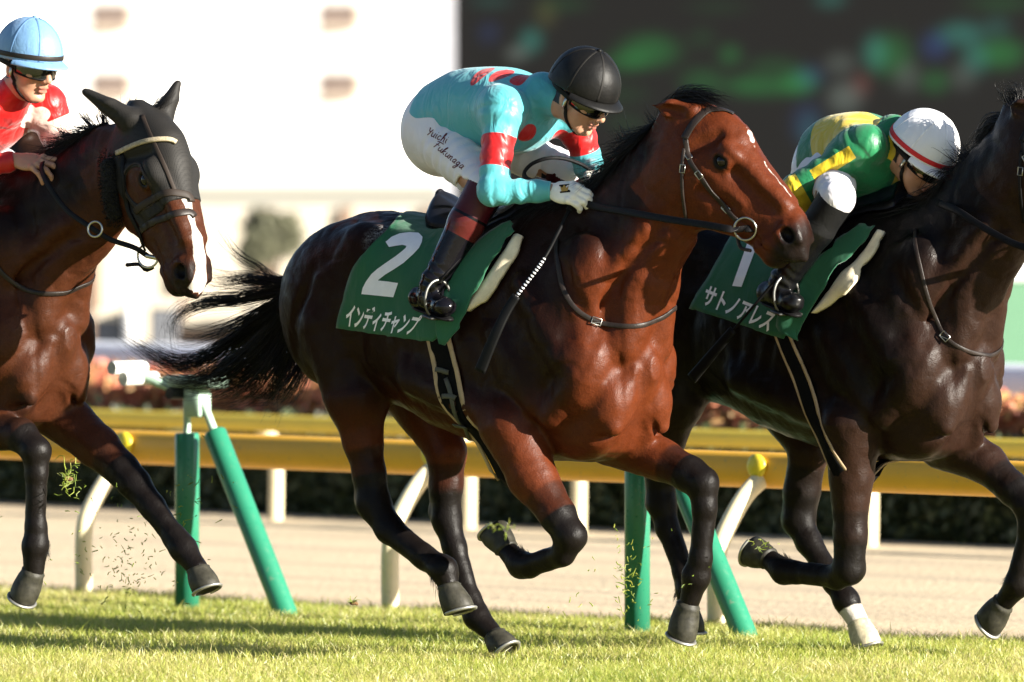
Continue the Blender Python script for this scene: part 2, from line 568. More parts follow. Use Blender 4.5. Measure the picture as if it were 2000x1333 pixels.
def hoof_mesh(c, sole, toe, rc=.0385, rs=.058, mat=None, parent=None, shoe=True):
    c = np.array(c, float); sole = np.array(sole, float)
    ax = sole - c; L = np.linalg.norm(ax); ax /= L
    toe = np.array(toe, float); toe = toe - ax * toe.dot(ax); toe /= np.linalg.norm(toe)
    sd = np.cross(ax, toe)
    n = 26
    th = np.linspace(0, 2 * np.pi, n, endpoint=False)
    rings = []
    for h, rr, off in ((-.10, .80, 0), (0.0, .98, 0), (.05, 1.09, .001), (.11, 1.04, .002), (.35, 1.19, .006), (.62, 1.28, .011), (.90, 1.28, .014), (1.0, 1.20, .014), (1.0, 1.0, .014), (.93, .4, .012), (.93, .02, .012)):
        r = rc * rr if rr < .9 or h < .9 else rc * rr
        h_ = h
        toe_ext = 1 + .16 * max(h, 0)
        cc = np.cos(th); ss = np.sin(th)
        # heel is shorter than the toe
        hh = h_ * L * (1 - .22 * (1 - cc) / 2 * (0 if h > .9 else 1)) 
        rings.append(c + ax[None] * (hh if np.ndim(hh) else np.full(n, hh))[:, None] + toe[None] * (off + r * toe_ext * cc)[:, None] + sd[None] * (r * ss)[:, None])
    V = np.concatenate(rings); F = []
    for k in range(len(rings) - 1):
        for i in range(n):
            j = (i + 1) % n
            F.append((k * n + i, k * n + j, k * n + n + j, k * n + n + i))
    o = mesh_np('hoof', V, F, mat or M['hoof'], parent)
    if shoe:
        mb = MB()
        a = np.linspace(-2.35, 2.35, 22)
        P = c + ax * (L + .001) + toe * (.018 + rc * 1.24 * 1.16 * np.cos(a))[:, None] + sd * (rc * 1.22 * np.sin(a))[:, None]
        mb.tube(P, .0055, 6, flat=(1.3, 1))
        mb.build('horseshoe', M['shoe'], o)
    return o

def make_horse(fr, cfg, label, coat):
    P = fr.P
    E = empty('race_horse', fr.M)
    tag(E, label, 'horse', 'galloping race horses')
    zo = cfg.get('zo', 0.0)
    pr = []
    add = pr.append
    tor = [(u, a + zo, b + zo, w) for (u, a, b, w) in TORSO]
    add(Loft((0, 0, 0), (1, 0, 0), (0, 0, 1), tor, .03, 2.25))
    Z = lambda s, n, z: np.array((s, -n, z + zo))
    def rotm(pitch, yaw=0, roll=0):
        return np.array((Matrix.Rotation(yaw, 3, 'Z') @ Matrix.Rotation(pitch, 3, 'Y') @ Matrix.Rotation(roll, 3, 'X')))
    for sg in (1, -1):
        # haunch, thigh
        add(Ell(Z(-1.14, sg * .135, 1.23), (.26, .130, .26), rotm(R(35)), .05))
        add(Ell(Z(-1.285, sg * .105, 1.18), (.135, .095, .235), rotm(R(-14)), .035))
        add(Ell(Z(-.97, sg * .19, 1.41), (.10, .055, .08), rotm(R(25)), .07))          # point of hip
        # shoulder, triceps, point of shoulder
        add(Ell(Z(-.11, sg * .16, 1.17), (.15, .082, .33), rotm(R(28)), .05))
        add(Ell(Z(-.25, sg * .185, 1.02), (.17, .080, .14), rotm(R(-30)), .04))
        add(Ell(Z(.01, sg * .155, 1.02), (.10, .09, .15), rotm(R(10)), .05))
        # pectorals
        add(Ell(Z(.055, sg * .085, .925), (.10, .092, .135), rotm(0, 0, sg * R(-14)), .022))
        add(Ell(Z(-.06, sg * .10, .815), (.15, .075, .10), None, .03))
        # neck base muscle running to the shoulder
        add(Cone(Z(.10, sg * .07, 1.10), Z(.16, sg * .045, 1.30), .075, .06, .03))
        # haunch, gaskin and shoulder creases
        add(Cone(Z(-1.16, sg * .285, 1.36), Z(-1.30, sg * .215, 1.02), .006, .010, .045, sub=True))
        add(Cone(Z(-.90, sg * .275, 1.22), Z(-.98, sg * .27, .98), .010, .014, .05, sub=True))
        add(Cone(Z(-.40, sg * .30, 1.18), Z(-.30, sg * .29, .93), .010, .012, .045, sub=True))
        add(Cone(Z(-.20, sg * .235, 1.30), Z(-.04, sg * .225, 1.06), .030, .040, .06))
        add(Cone(Z(-.30, sg * .235, 1.13), Z(-.16, sg * .225, .90), .040, .036, .05))
        add(Cone(Z(.02, sg * .200, .98), Z(-.10, sg * .21, .86), .036, .036, .05))
        add(Cone(Z(.135, sg * .055, 1.02), Z(.10, sg * .115, .83), .030, .034, .012))
        for rb in range(5):
            add(Cone(Z(-.52 - rb * .075, sg * .305, 1.12), Z(-.60 - rb * .075, sg * .275, .88), .004, .006, .04, sub=True))
        # ribs/flank tension
        add(Cone(Z(-.33, sg * .235, .86), Z(-.70, sg * .25, .98), .05, .05, .06))
    # ---------------- neck
    n0, n1 = np.array(P(*cfg['neck0'])), np.array(P(*cfg['neck1']))
    ax = n1 - n0; Ln = np.linalg.norm(ax); sc = Ln / .592
    nst = [(u * sc, a, b, w) for (u, a, b, w) in NECK]
    neck = Loft(n0, ax, (0, 0, 1), nst, .055, 2.15)
    add(neck)
    for w in (-1, 1):
        add(Cone(neck.pt(.02 * sc, -.20, w * .13), neck.pt(.42 * sc, -.12, w * .075), .075, .04, .03))
        add(Cone(neck.pt(-.08 * sc, -.27, w * .06), neck.pt(.46 * sc, -.185, w * .035), .05, .035, .02))     # jugular muscles
        add(Cone(neck.pt(.10 * sc, -.235, w * .155), neck.pt(.48 * sc, -.155, w * .088), .004, .012, .035, sub=True))
        # cut between shoulder blade and neck
        add(Cone(Z(-.03, w * .235, 1.36), Z(.09, w * .205, 1.13), .010, .010, .045, sub=True))
    for w in (-1, 1):
        add(Cone(Z(.165, 0, .87), Z(.05, w * .16, .775), .006, .008, .022, sub=True))
    add(Cone(Z(-.215, .30, 1.10), Z(-.09, .275, .97), .016, .013, .03, sub=True))
    add(Cone(Z(-.215, -.30, 1.10), Z(-.09, -.275, .97), .016, .013, .03, sub=True))
    # ---------------- head
    ih0 = len(pr)
    h0 = np.array(P(*cfg['poll'])); yaw = R(cfg['yaw']) ; Lh = cfg.get('hlen', 1.0)
    # yaw is measured in the world from +x towards the camera
    wdir = np.array((math.cos(yaw) * math.cos(R(cfg['pitch'])), -math.sin(yaw) * math.cos(R(cfg['pitch'])), -math.sin(R(cfg['pitch']))))
    had = wdir @ fr.Rm
    hst = [(u * Lh, a, b, w) for (u, a, b, w) in HEAD]
    head = Loft(h0, had, cfg.get('hup', np.array((0, 0, 1))), hst, .035, 2.3)
    add(head)
    hp = lambda u, v, w: head.pt(u * Lh, v, w)
    HR = np.stack([head.ax, head.up, head.sd], 1)
    eyes = []; noses = []
    for w in (-1, 1):
        add(Ell(hp(.125, -.11, w * .052), (.115, .125, .05), HR, .03))                      # cheek
        add(Ell(hp(.216, .066, w * .074), (.055, .024, .028), HR @ rotm(0), .018))           # brow
        add(Ell(hp(.228, .026, w * .084), (.042, .032, .022), HR, .012))                     # orbit
        add(Cone(hp(.20, -.040, w * .080), hp(.37, -.040, w * .056), .020, .009, .014))     # facial crest
        add(Cone(hp(.25, .060, w * .05), hp(.47, .048, w * .032), .028, .022, .02))         # nasal bone
        add(Cone(hp(.29, .015, w * .082), hp(.45, .010, w * .060), .012, .010, .03, sub=True)); add(Cone(hp(.24, -.105, w * .094), hp(.34, -.085, w * .072), .008, .008, .03, sub=True)); add(Cone(hp(.12, -.03, w * .100), hp(.16, .07, w * .085), .010, .014, .035, sub=True))
        add(Ell(hp(.230, .024, w * .104), (.027, .018, .02), HR, .006, sub=True))
        add(Cone(hp(.198, .030, w * .093), hp(.228, .043, w * .096), .006, .0085, .005)); add(Cone(hp(.228, .043, w * .096), hp(.262, .024, w * .086), .0085, .006, .005))
        add(Cone(hp(.204, .004, w * .092), hp(.250, .002, w * .087), .006, .006, .006))
        eyes.append(hp(.230, .022, w * .0800))
        # nostril
        add(Ell(hp(.552, -.010, w * .044), (.046, .040, .024), HR, .010))
        add(Ell(hp(.564, -.008, w * .072), (.031, .026, .040), HR, .005, sub=True)); noses.append(hp(.564, -.008, w * .055))
        # lips
        add(Cone(hp(.52, -.080, w * .026), hp(.598, -.060, w * .022), .032, .027, .012)); add(Cone(hp(.548, .030, w * .036), hp(.600, .002, w * .038), .014, .014, .012)); add(Cone(hp(.525, -.03, w * .058), hp(.575, -.045, w * .052), .010, .010, .008))
        add(Cone(hp(.50, -.118, w * .020), hp(.572, -.106, w * .014), .025, .024, .008))
        add(Cone(hp(.40, -.090, w * .054), hp(.52, -.098, w * .041), .008, .008, .006, sub=True))
        add(Cone(hp(.52, -.098, w * .041), hp(.615, -.080, w * .022), .008, .008, .006, sub=True))
        # ears
        if cfg.get('ears', True):
            eb = hp(*cfg.get('ear_base', (.012, .05)), w * cfg.get('ear_w', .062))
            et = np.array(P(*(cfg['ear_near'] if w == cfg.get('nearw', 1) else cfg['ear_far'])))
            ed = (et - eb) / np.linalg.norm(et - eb)
            sq = np.cross(ed, head.sd)
            m1 = eb + (et - eb) * .45
            es = cfg.get('ear_s', 1.0)
            add(Cone(eb - ed * .02, m1, .030 * es, .034 * es, .02, squash=head.ax + head.sd * w * .3, q=1.5))
            add(Cone(m1, et - ed * .006, .032 * es, .005, .012, squash=head.ax + head.sd * w * .3, q=1.5))
            opn = (head.ax * .4 + head.sd * w * 1.0); opn /= np.linalg.norm(opn)
            add(Cone(eb + (et - eb) * .2 + opn * .034, eb + (et - eb) * .85 + opn * .015, .022, .008, .01, sub=True))
    add(Ell(hp(.55, -.12, 0), (.04, .03, .035), HR, .02))                                     # chin
    ih1 = len(pr)
    # ---------------- legs: chains of (px, py, n, r)
    darksegs = []; hooves = []
    for leg in cfg['legs']:
        J = [np.array(P(j[0], j[1], j[2])) for j in leg['j']]
        rr = [j[3] for j in leg['j']]
        for i in range(len(J) - 1):
            add(Cone(J[i], J[i + 1], rr[i], rr[i + 1], leg.get('k', .022)))
        kn = leg['knee']
        for i in range(max(0, kn - 2), len(J) - 1):
            darksegs.append((J[i], J[i + 1], max(rr[i], rr[i + 1]), i - kn))
        if leg.get('hind'):
            # hock point and the tendon above it
            a, b, c = J[kn - 1], J[kn], J[kn + 1]
            bk = b - (a + c) / 2; bk = -bk if bk[0] > 0 else bk; bk /= np.linalg.norm(bk) + 1e-9
            pt = b + bk * .045 + (a - b) / np.linalg.norm(a - b) * .03
            add(Cone(b, pt, .034, .024, .02)); add(Cone(pt, a + bk * .03, .022, .03, .03))
        else:
            # tendon behind the cannon
            a, b = J[kn + 1], J[kn + 2]
            ax_ = (b - a) / np.linalg.norm(b - a)
            bk = np.cross(ax_, (0, 1, 0)); bk = bk if bk[0] < 0 else -bk
            if leg.get('flipback'): bk = -bk
            add(Cone(a + bk * .012, b + bk * .016, .022, .022, .012))
        toe = np.array(P(*leg['toe'])) - J[-1]
        hooves.append((J[-1], np.array(P(*leg['sole'])), toe, leg))
    if cfg.get('extra'): cfg['extra'](pr, P, Z)
    def post(X, d):
        rid = np.exp(-(vnoise(X * np.array((1.0, 1.0, .55)), 7.5, 21) / .10) ** 2) + .6 * np.exp(-(vnoise(X * np.array((.8, 1.0, 1.0)), 15, 22) / .12) ** 2)
        trunk = smooth01((X[:, 2] - .80) / .15) * smooth01(((h0[0] + .02) - X[:, 0]) / .08)
        return d + .0022 * vnoise(X, 16, 3) + .0012 * vnoise(X, 40, 5) + .0030 * rid * (.25 + .75 * trunk) * smooth01((X[:, 2] - .5) / .2) * (X[:, 0] < h0[0] + .05)
    V, F = sdf_mesh(pr, cfg.get('vox', .008), post=post)
    # ---------------- colour fields
    dark = np.zeros(len(V))
    for a, b, r, lev in darksegs:
        d, h = seg_dist(V, a, b)
        near = smooth01((r * 1.9 + .03 - d) / .04)
        base = 1.0 if lev >= 0 else None
        val = near * (1.0 if lev >= 0 else (.55 + .45 * h if lev == -1 else .55 * smooth01((h - cfg.get('black_from', .1)) / .9)))
        dark = np.maximum(dark, val)
    Hl = (V - head.o)
    u = Hl @ head.ax / Lh; v = Hl @ head.up; w_ = Hl @ head.sd
    inh = (np.abs(w_) < .16) & (u > -.03) & (u < .7) & (v < .16) & (v > -.28)
    dark = np.maximum(dark, np.where(inh, .66 * smooth01((u - .46) / .13), 0))
    for e in eyes:
        dark = np.maximum(dark, .85 * smooth01(1 - (np.linalg.norm(V - e, axis=1) - .022) / .026))
    for e in noses:
        dark = np.maximum(dark, smooth01(1.6 - np.linalg.norm(V - e, axis=1) / .026))
    white = np.full(len(V), .5)
    if cfg.get('face'): white = np.where(inh, np.minimum(white, cfg['face'](u, v, w_)), white)
    foam = np.zeros(len(V))
    for q in cfg.get('lather', ()):
        c_ = np.array(P(*q[:3])); dd = (V - c_) / np.array(q[3:6])
        foam = np.maximum(foam, smooth01(1.25 - np.linalg.norm(dd, axis=1)))
    dark = np.where(white < .002, np.minimum(dark, .2), dark)
    for leg, (c, s_, t_, l_) in zip(cfg['legs'], hooves):
        if leg.get('sock'):
            J = [np.array(P(j[0], j[1], j[2])) for j in leg['j']]
            d, h = seg_dist(V, J[-2], s_)
            white = np.minimum(white, np.maximum(d - .09, .02 - h * .1))
    # dark upper coat, deepened with painted shade on sides and neck: back, barrel, quarters, the crest and outer neck; the breast, head and legs stay redder
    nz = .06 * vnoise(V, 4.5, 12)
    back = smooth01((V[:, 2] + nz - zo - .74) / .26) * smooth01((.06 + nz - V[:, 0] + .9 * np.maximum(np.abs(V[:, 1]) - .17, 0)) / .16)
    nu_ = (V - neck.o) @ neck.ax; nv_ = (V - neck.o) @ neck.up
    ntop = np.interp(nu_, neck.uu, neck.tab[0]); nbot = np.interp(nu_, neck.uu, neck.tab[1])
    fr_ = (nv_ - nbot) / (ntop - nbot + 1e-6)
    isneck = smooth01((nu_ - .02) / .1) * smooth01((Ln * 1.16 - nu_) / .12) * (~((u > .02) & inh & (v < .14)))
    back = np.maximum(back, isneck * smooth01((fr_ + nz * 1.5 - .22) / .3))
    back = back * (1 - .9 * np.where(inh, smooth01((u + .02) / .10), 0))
    inn = np.zeros(len(V))
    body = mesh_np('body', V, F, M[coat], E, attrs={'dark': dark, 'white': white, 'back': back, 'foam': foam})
    bvh = BVHTree.FromPolygons([tuple(x) for x in V], [tuple(int(i) for i in f) for f in F])
    for e in eyes:
        mb = MB(); mb.lathe([(0.0001, -.024)] + [(.024 * math.sin(t), -.024 * math.cos(t)) for t in np.linspace(.2, 2.94, 10)] + [(.0001, .024)], e, n=16)
        mb.build('eye', M['eye'], E)
    for (c, s_, t_, leg) in hooves:
        hoof_mesh(c, s_, t_, mat=M[leg.get('hoofmat', 'hoof')], parent=E)
    return dict(E=E, body=body, bvh=bvh, V=V, F=F, neck=neck, head=head, hp=hp, fr=fr, Z=Z, zo=zo, Lh=Lh, cfg=cfg, hpr=pr[ih0:ih1], eyes=eyes, HR=HR)

def shift_legs(legs, dx, dy):
    out = []
    for l in legs:
        q = dict(l); q['j'] = [(a + dx, b + dy, n, r) for (a, b, n, r) in l['j']]
        q['sole'] = (l['sole'][0] + dx, l['sole'][1] + dy, l['sole'][2]); q['toe'] = (l['toe'][0] + dx, l['toe'][1] + dy, l['toe'][2])
        out.append(q)
    return out

bay_hind = [
    dict(hind=True, knee=4, j=[(665, 640, .14, .15), (698, 775, .15, .112), (708, 860, .145, .068), (722, 925, .14, .054), (730, 985, .14, .056), (762, 1036, .14, .046),
                               (828, 1088, .14, .041), (866, 1112, .14, .046), (876, 1143, .14, .036)], sole=(889, 1197, .14), toe=(915, 1190, .12)),
    dict(hind=True, knee=4, j=[(760, 680, -.13, .15), (835, 800, -.14, .105), (872, 885, -.14, .068), (872, 950, -.14, .055), (872, 1012, -.14, .050), (888, 1070, -.14, .040),
                               (918, 1172, -.14, .037), (930, 1204, -.14, .042), (965, 1240, -.14, .033)], sole=(986, 1277, -.14), toe=(1020, 1265, -.10)),
]
bay_fore = [
    dict(knee=3, j=[(1000, 830, .20, .112), (1040, 932, .19, .082), (1088, 1005, .18, .060), (1114, 1048, .175, .052), (1100, 1082, .17, .038),
                    (1034, 1106, .165, .036), (1018, 1104, .16, .043), (990, 1074, .155, .033)], sole=(968, 1030, .15), toe=(935, 1045, .15), flipback=True),
    dict(knee=3, j=[(1205, 855, -.13, .105), (1290, 898, -.16, .070), (1345, 925, -.165, .059), (1372, 945, -.165, .053), (1377, 990, -.165, .040),
                    (1369, 1092, -.165, .036), (1360, 1126, -.165, .044), (1345, 1180, -.165, .033)], sole=(1326, 1242, -.165), toe=(1365, 1270, -.10)),
]
def bay_face(u, v, w):
    a = np.hypot((u - .222 - .5 * w) / 2.2, (w - .004) / 1.0) - .0125 + .003 * np.sin(u * 260)
    st = np.maximum(np.abs(w + .002 * np.sin(u * 90)) - .0030, np.maximum(.315 - u, u - .47))
    return np.where(v > .02, np.minimum(a, st), .5)
bay_cfg = dict(neck0=(1120, 540, 0), neck1=(1320, 330, 0), poll=(1338, 235, 0), yaw=30, pitch=41.5, legs=bay_fore + bay_hind, face=bay_face,
               ear_near=(1271, 205, .10), ear_far=(1310, 190, -.06), vox=.0072,
               lather=((748, 452, .19, .045, .05, .055), (728, 474, .21, .03, .04, .045), (772, 436, .15, .035, .05, .03)))

right_legs = [
    dict(knee=3, j=[(1665, 830, .19, .115), (1662, 930, .19, .074), (1661, 1045, .185, .055), (1658, 1112, .18, .052), (1634, 1128, .18, .040),
                    (1552, 1118, .175, .036), (1531, 1116, .175, .043), (1502, 1092, .17, .034)], sole=(1470, 1068, .165), toe=(1440, 1095, .17), flipback=True),
    dict(knee=3, j=[(1850, 865, -.13, .10), (1925, 905, -.16, .068), (1978, 955, -.165, .053), (2010, 990, -.165, .050), (2012, 1030, -.165, .038),
                    (1996, 1110, -.165, .036), (1988, 1140, -.165, .043), (1960, 1178, -.165, .034)], sole=(1925, 1212, -.165), toe=(1930, 1260, -.16)),
    dict(hind=True, knee=4, j=[(1330, 660, .14, .15), (1318, 775, .15, .110), (1302, 850, .145, .070), (1292, 925, .14, .052), (1292, 985, .14, .050), (1304, 1032, .14, .040),
                               (1336, 1120, .14, .037), (1345, 1150, .14, .043), (1342, 1182, .14, .033)], sole=(1338, 1232, .14), toe=(1365, 1240, .12)),
    dict(hind=True, knee=4, j=[(1420, 660, -.13, .15), (1545, 800, -.14, .105), (1580, 880, -.14, .070), (1566, 960, -.14, .062), (1560, 1018, -.14, .055), (1580, 1060, -.14, .043),
                               (1630, 1138, -.14, .038), (1652, 1172, -.14, .043), (1676, 1215, -.14, .036)], sole=(1692, 1268, -.14), toe=(1722, 1262, -.10), sock=True, hoofmat='hoof_pale'),
]
right_cfg = dict(zo=-.012, neck0=(1765, 552, 0), neck1=(1985, 332, 0), poll=(2005, 232, 0), yaw=30, pitch=41, legs=right_legs,
                 ear_near=(1966, 205, .085), ear_far=(2015, 165, -.07), black_from=.4)
left_legs = [
    dict(knee=3, j=[(-120, 745, .20, .105), (-45, 838, .18, .075), (40, 850, .165, .055), (70, 882, .16, .050), (72, 925, .16, .037),
                    (70, 1030, .16, .035), (69, 1066, .16, .043), (66, 1115, .16, .035)], sole=(45, 1168, .16), toe=(30, 1200, .20)),
    dict(knee=3, j=[(95, 790, -.13, .10), (190, 872, -.16, .074), (240, 920, -.165, .057), (262, 945, -.165, .053), (298, 990, -.165, .042),
                    (342, 1052, -.165, .040), (358, 1072, -.165, .045), (386, 1110, -.165, .037)], sole=(400, 1156, -.165), toe=(440, 1150, -.13)),
] + shift_legs(bay_hind, -1135, -75)
def left_face(u, v, w):
    wob = .006 * np.sin(u * 40) + .004 * np.sin(u * 93 + 1)
    half = np.interp(u, [.05, .12, .2, .3, .4, .5, .56, .62, .66], [.0, .016, .024, .016, .014, .017, .022, .030, .026])
    d = np.abs(w - .004) - half - wob * .5
    d = np.where(u < .05, .5, d)
    return np.where(v > np.where(u > .56, -.03, .0), d, .5)
left_cfg = dict(zo=.075, neck0=(-12, 470, 0), neck1=(214, 340, 0), poll=(277, 242, .03), yaw=52, pitch=58, hlen=1.03, legs=left_legs, face=left_face, ears=True,
                ear_near=(168, 180, .17), ear_far=(346, 164, -.08), ear_base=(-.005, .035), ear_w=.080, ear_s=.6)
# ------------------------------------------------------------------ riders
class Off:
    def __init__(s, p, e, k=None): s.p, s.e, s.k, s.sub = p, e, p.k if k is None else k, p.sub; s.lo = p.lo - abs(e); s.hi = p.hi + abs(e)
    def d(s, X): return s.p.d(X) - (s.e if not s.sub else -s.e)

def skin_mat(name, col):
    t = NT(name); c = t.coord()
    n = t.noise(c, 60, 3)
    base = t.mix(t.maprange(n, .3, .7), tuple(x * .93 for x in col), tuple(min(1, x * 1.06) for x in col))
    lip = t.attr('lip').outputs['Fac']
    base = t.mix(lip, base, (.30, .085, .07))
    hairf = t.attr('hairf').outputs['Fac']
    base = t.mix(t.maprange(hairf, .45, .55), base, (.012, .009, .008))
    t.set(Base_Color=base, Roughness=.46, Normal=t.bump(t.noise(c, 420, 2), .12, .0006))
    t.set(**{'Subsurface_Weight': .12, 'Subsurface_Radius': (.012, .004, .002), 'Subsurface_Scale': 1.0})
    return t.m
M['skin'] = skin_mat('skin', (.42, .215, .135))

def silk_mat(name, base, c1, c2=None, rough=.42, wr=14, sheen=.15, fold=.75):
    """racing silk: base with colour 1 where attribute m1 < 0 and colour 2 where m2 < 0"""
    t = NT(name); c = t.coord()
    n = t.noise(c, 9, 3)
    col = t.mix(t.maprange(n, .3, .7), tuple(x * .95 for x in base), base)
    if c1: col = t.mix(t.maprange(t.attr('m1').outputs['Fac'], .0008, -.0008), col, c1)
    if c2: col = t.mix(t.maprange(t.attr('m2').outputs['Fac'], .0008, -.0008), col, c2)
    f1 = t.noise(t.coord('Object', (1, 1, .55)), wr, 2, .5, 1.2)
    f2 = t.noise(c, wr * 3.2, 2, .5, .6)
    b = t.bump(f1, fold, .014)
    b = t.bump(f2, fold * .3, .005, b)
    t.set(Base_Color=col, Roughness=rough, Normal=b)
    t.set(**{'Sheen_Weight': sheen, 'Sheen_Roughness': .5, 'Specular_IOR_Level': .4})
    return t.m

def hand_prims(w, d, b, s=1.0, spread=.0, curl=1.0, thick=0.0, left=False):
    """w wrist, d direction to the knuckles, b back-of-hand normal"""
    w = np.array(w, float); d = np.array(d, float); d /= np.linalg.norm(d)
    b = np.array(b, float); b = b - d * b.dot(d); b /= np.linalg.norm(b)
    y = np.cross(b, d) * (-1 if left else 1)
    q = lambda a: w + s * (d * a[0] + y * a[1] + b * a[2])
    Rm = np.stack([d, y, b], 1)
    pr = [Cone(q((-.03, 0, 0)), q((.02, 0, 0)), (.026 + thick) * s, .028 * s + thick, .01, squash=b, q=1.25),
          Ell(q((.048, .0, .002)), np.array((.050, .041, .0185)) * s + thick, Rm, .012),
          Ell(q((.030, .026, -.010)), np.array((.032, .018, .017)) * s + thick, Rm, .01)]
    for i in range(4):
        yy = .029 - .0195 * i
        L = (.92, 1.0, .95, .78)[i]
        kx = (.086, .090, .086, .078)[i]
        a = curl
        fan = spread * (1.5 - i) * .5
        j0 = np.array((kx, yy, .004)); j1 = j0 + L * np.array((.040 * math.cos(.5 * a), fan * .02, -.040 * math.sin(.5 * a)))
        j2 = j1 + L * np.array((.026 * math.cos(1.55 * a), fan * .012, -.026 * math.sin(1.55 * a)))
        j3 = j2 + L * np.array((.020 * math.cos(2.35 * a), fan * .006, -.020 * math.sin(2.35 * a)))
        r = (.0098, .0102, .0098, .0086)[i]
        pr += [Ell(q(j0 + np.array((0, 0, .003))), np.full(3, .0115 * s + thick), None, .005),
               Cone(q(j0), q(j1), r * s + thick, r * .94 * s + thick, .004), Cone(q(j1), q(j2), r * .94 * s + thick, r * .86 * s + thick, .003),
               Cone(q(j2), q(j3), r * .86 * s + thick, r * .74 * s + thick, .003)]
    t0, t1, t2, t3 = (.012, .030, -.008), (.046, .052, -.018), (.074, .052, -.026), (.094, .042, -.032)
    pr += [Cone(q(t0), q(t1), .0150 * s + thick, .0125 * s + thick, .008), Cone(q(t1), q(t2), .0118 * s + thick, .0108 * s + thick, .004), Cone(q(t2), q(t3), .0106 * s + thick, .0088 * s + thick, .003)]
    return pr, q

def head_axes(yaw, pitch, fr, roll=0.0):
    """world yaw from +x towards the camera, pitch down -> axes (columns fwd, left, up) in the local frame"""
    y, p = R(yaw), R(pitch)
    f = np.array((math.cos(y) * math.cos(p), -math.sin(y) * math.cos(p), -math.sin(p)))
    up = np.array((math.cos(y) * math.sin(p), -math.sin(y) * math.sin(p), math.cos(p)))
    lf = np.cross(up, f)
    if roll:
        c, s_ = math.cos(R(roll)), math.sin(R(roll))
        lf, up = c * lf + s_ * up, c * up - s_ * lf
    return np.stack([f @ fr.Rm, lf @ fr.Rm, up @ fr.Rm], 1)

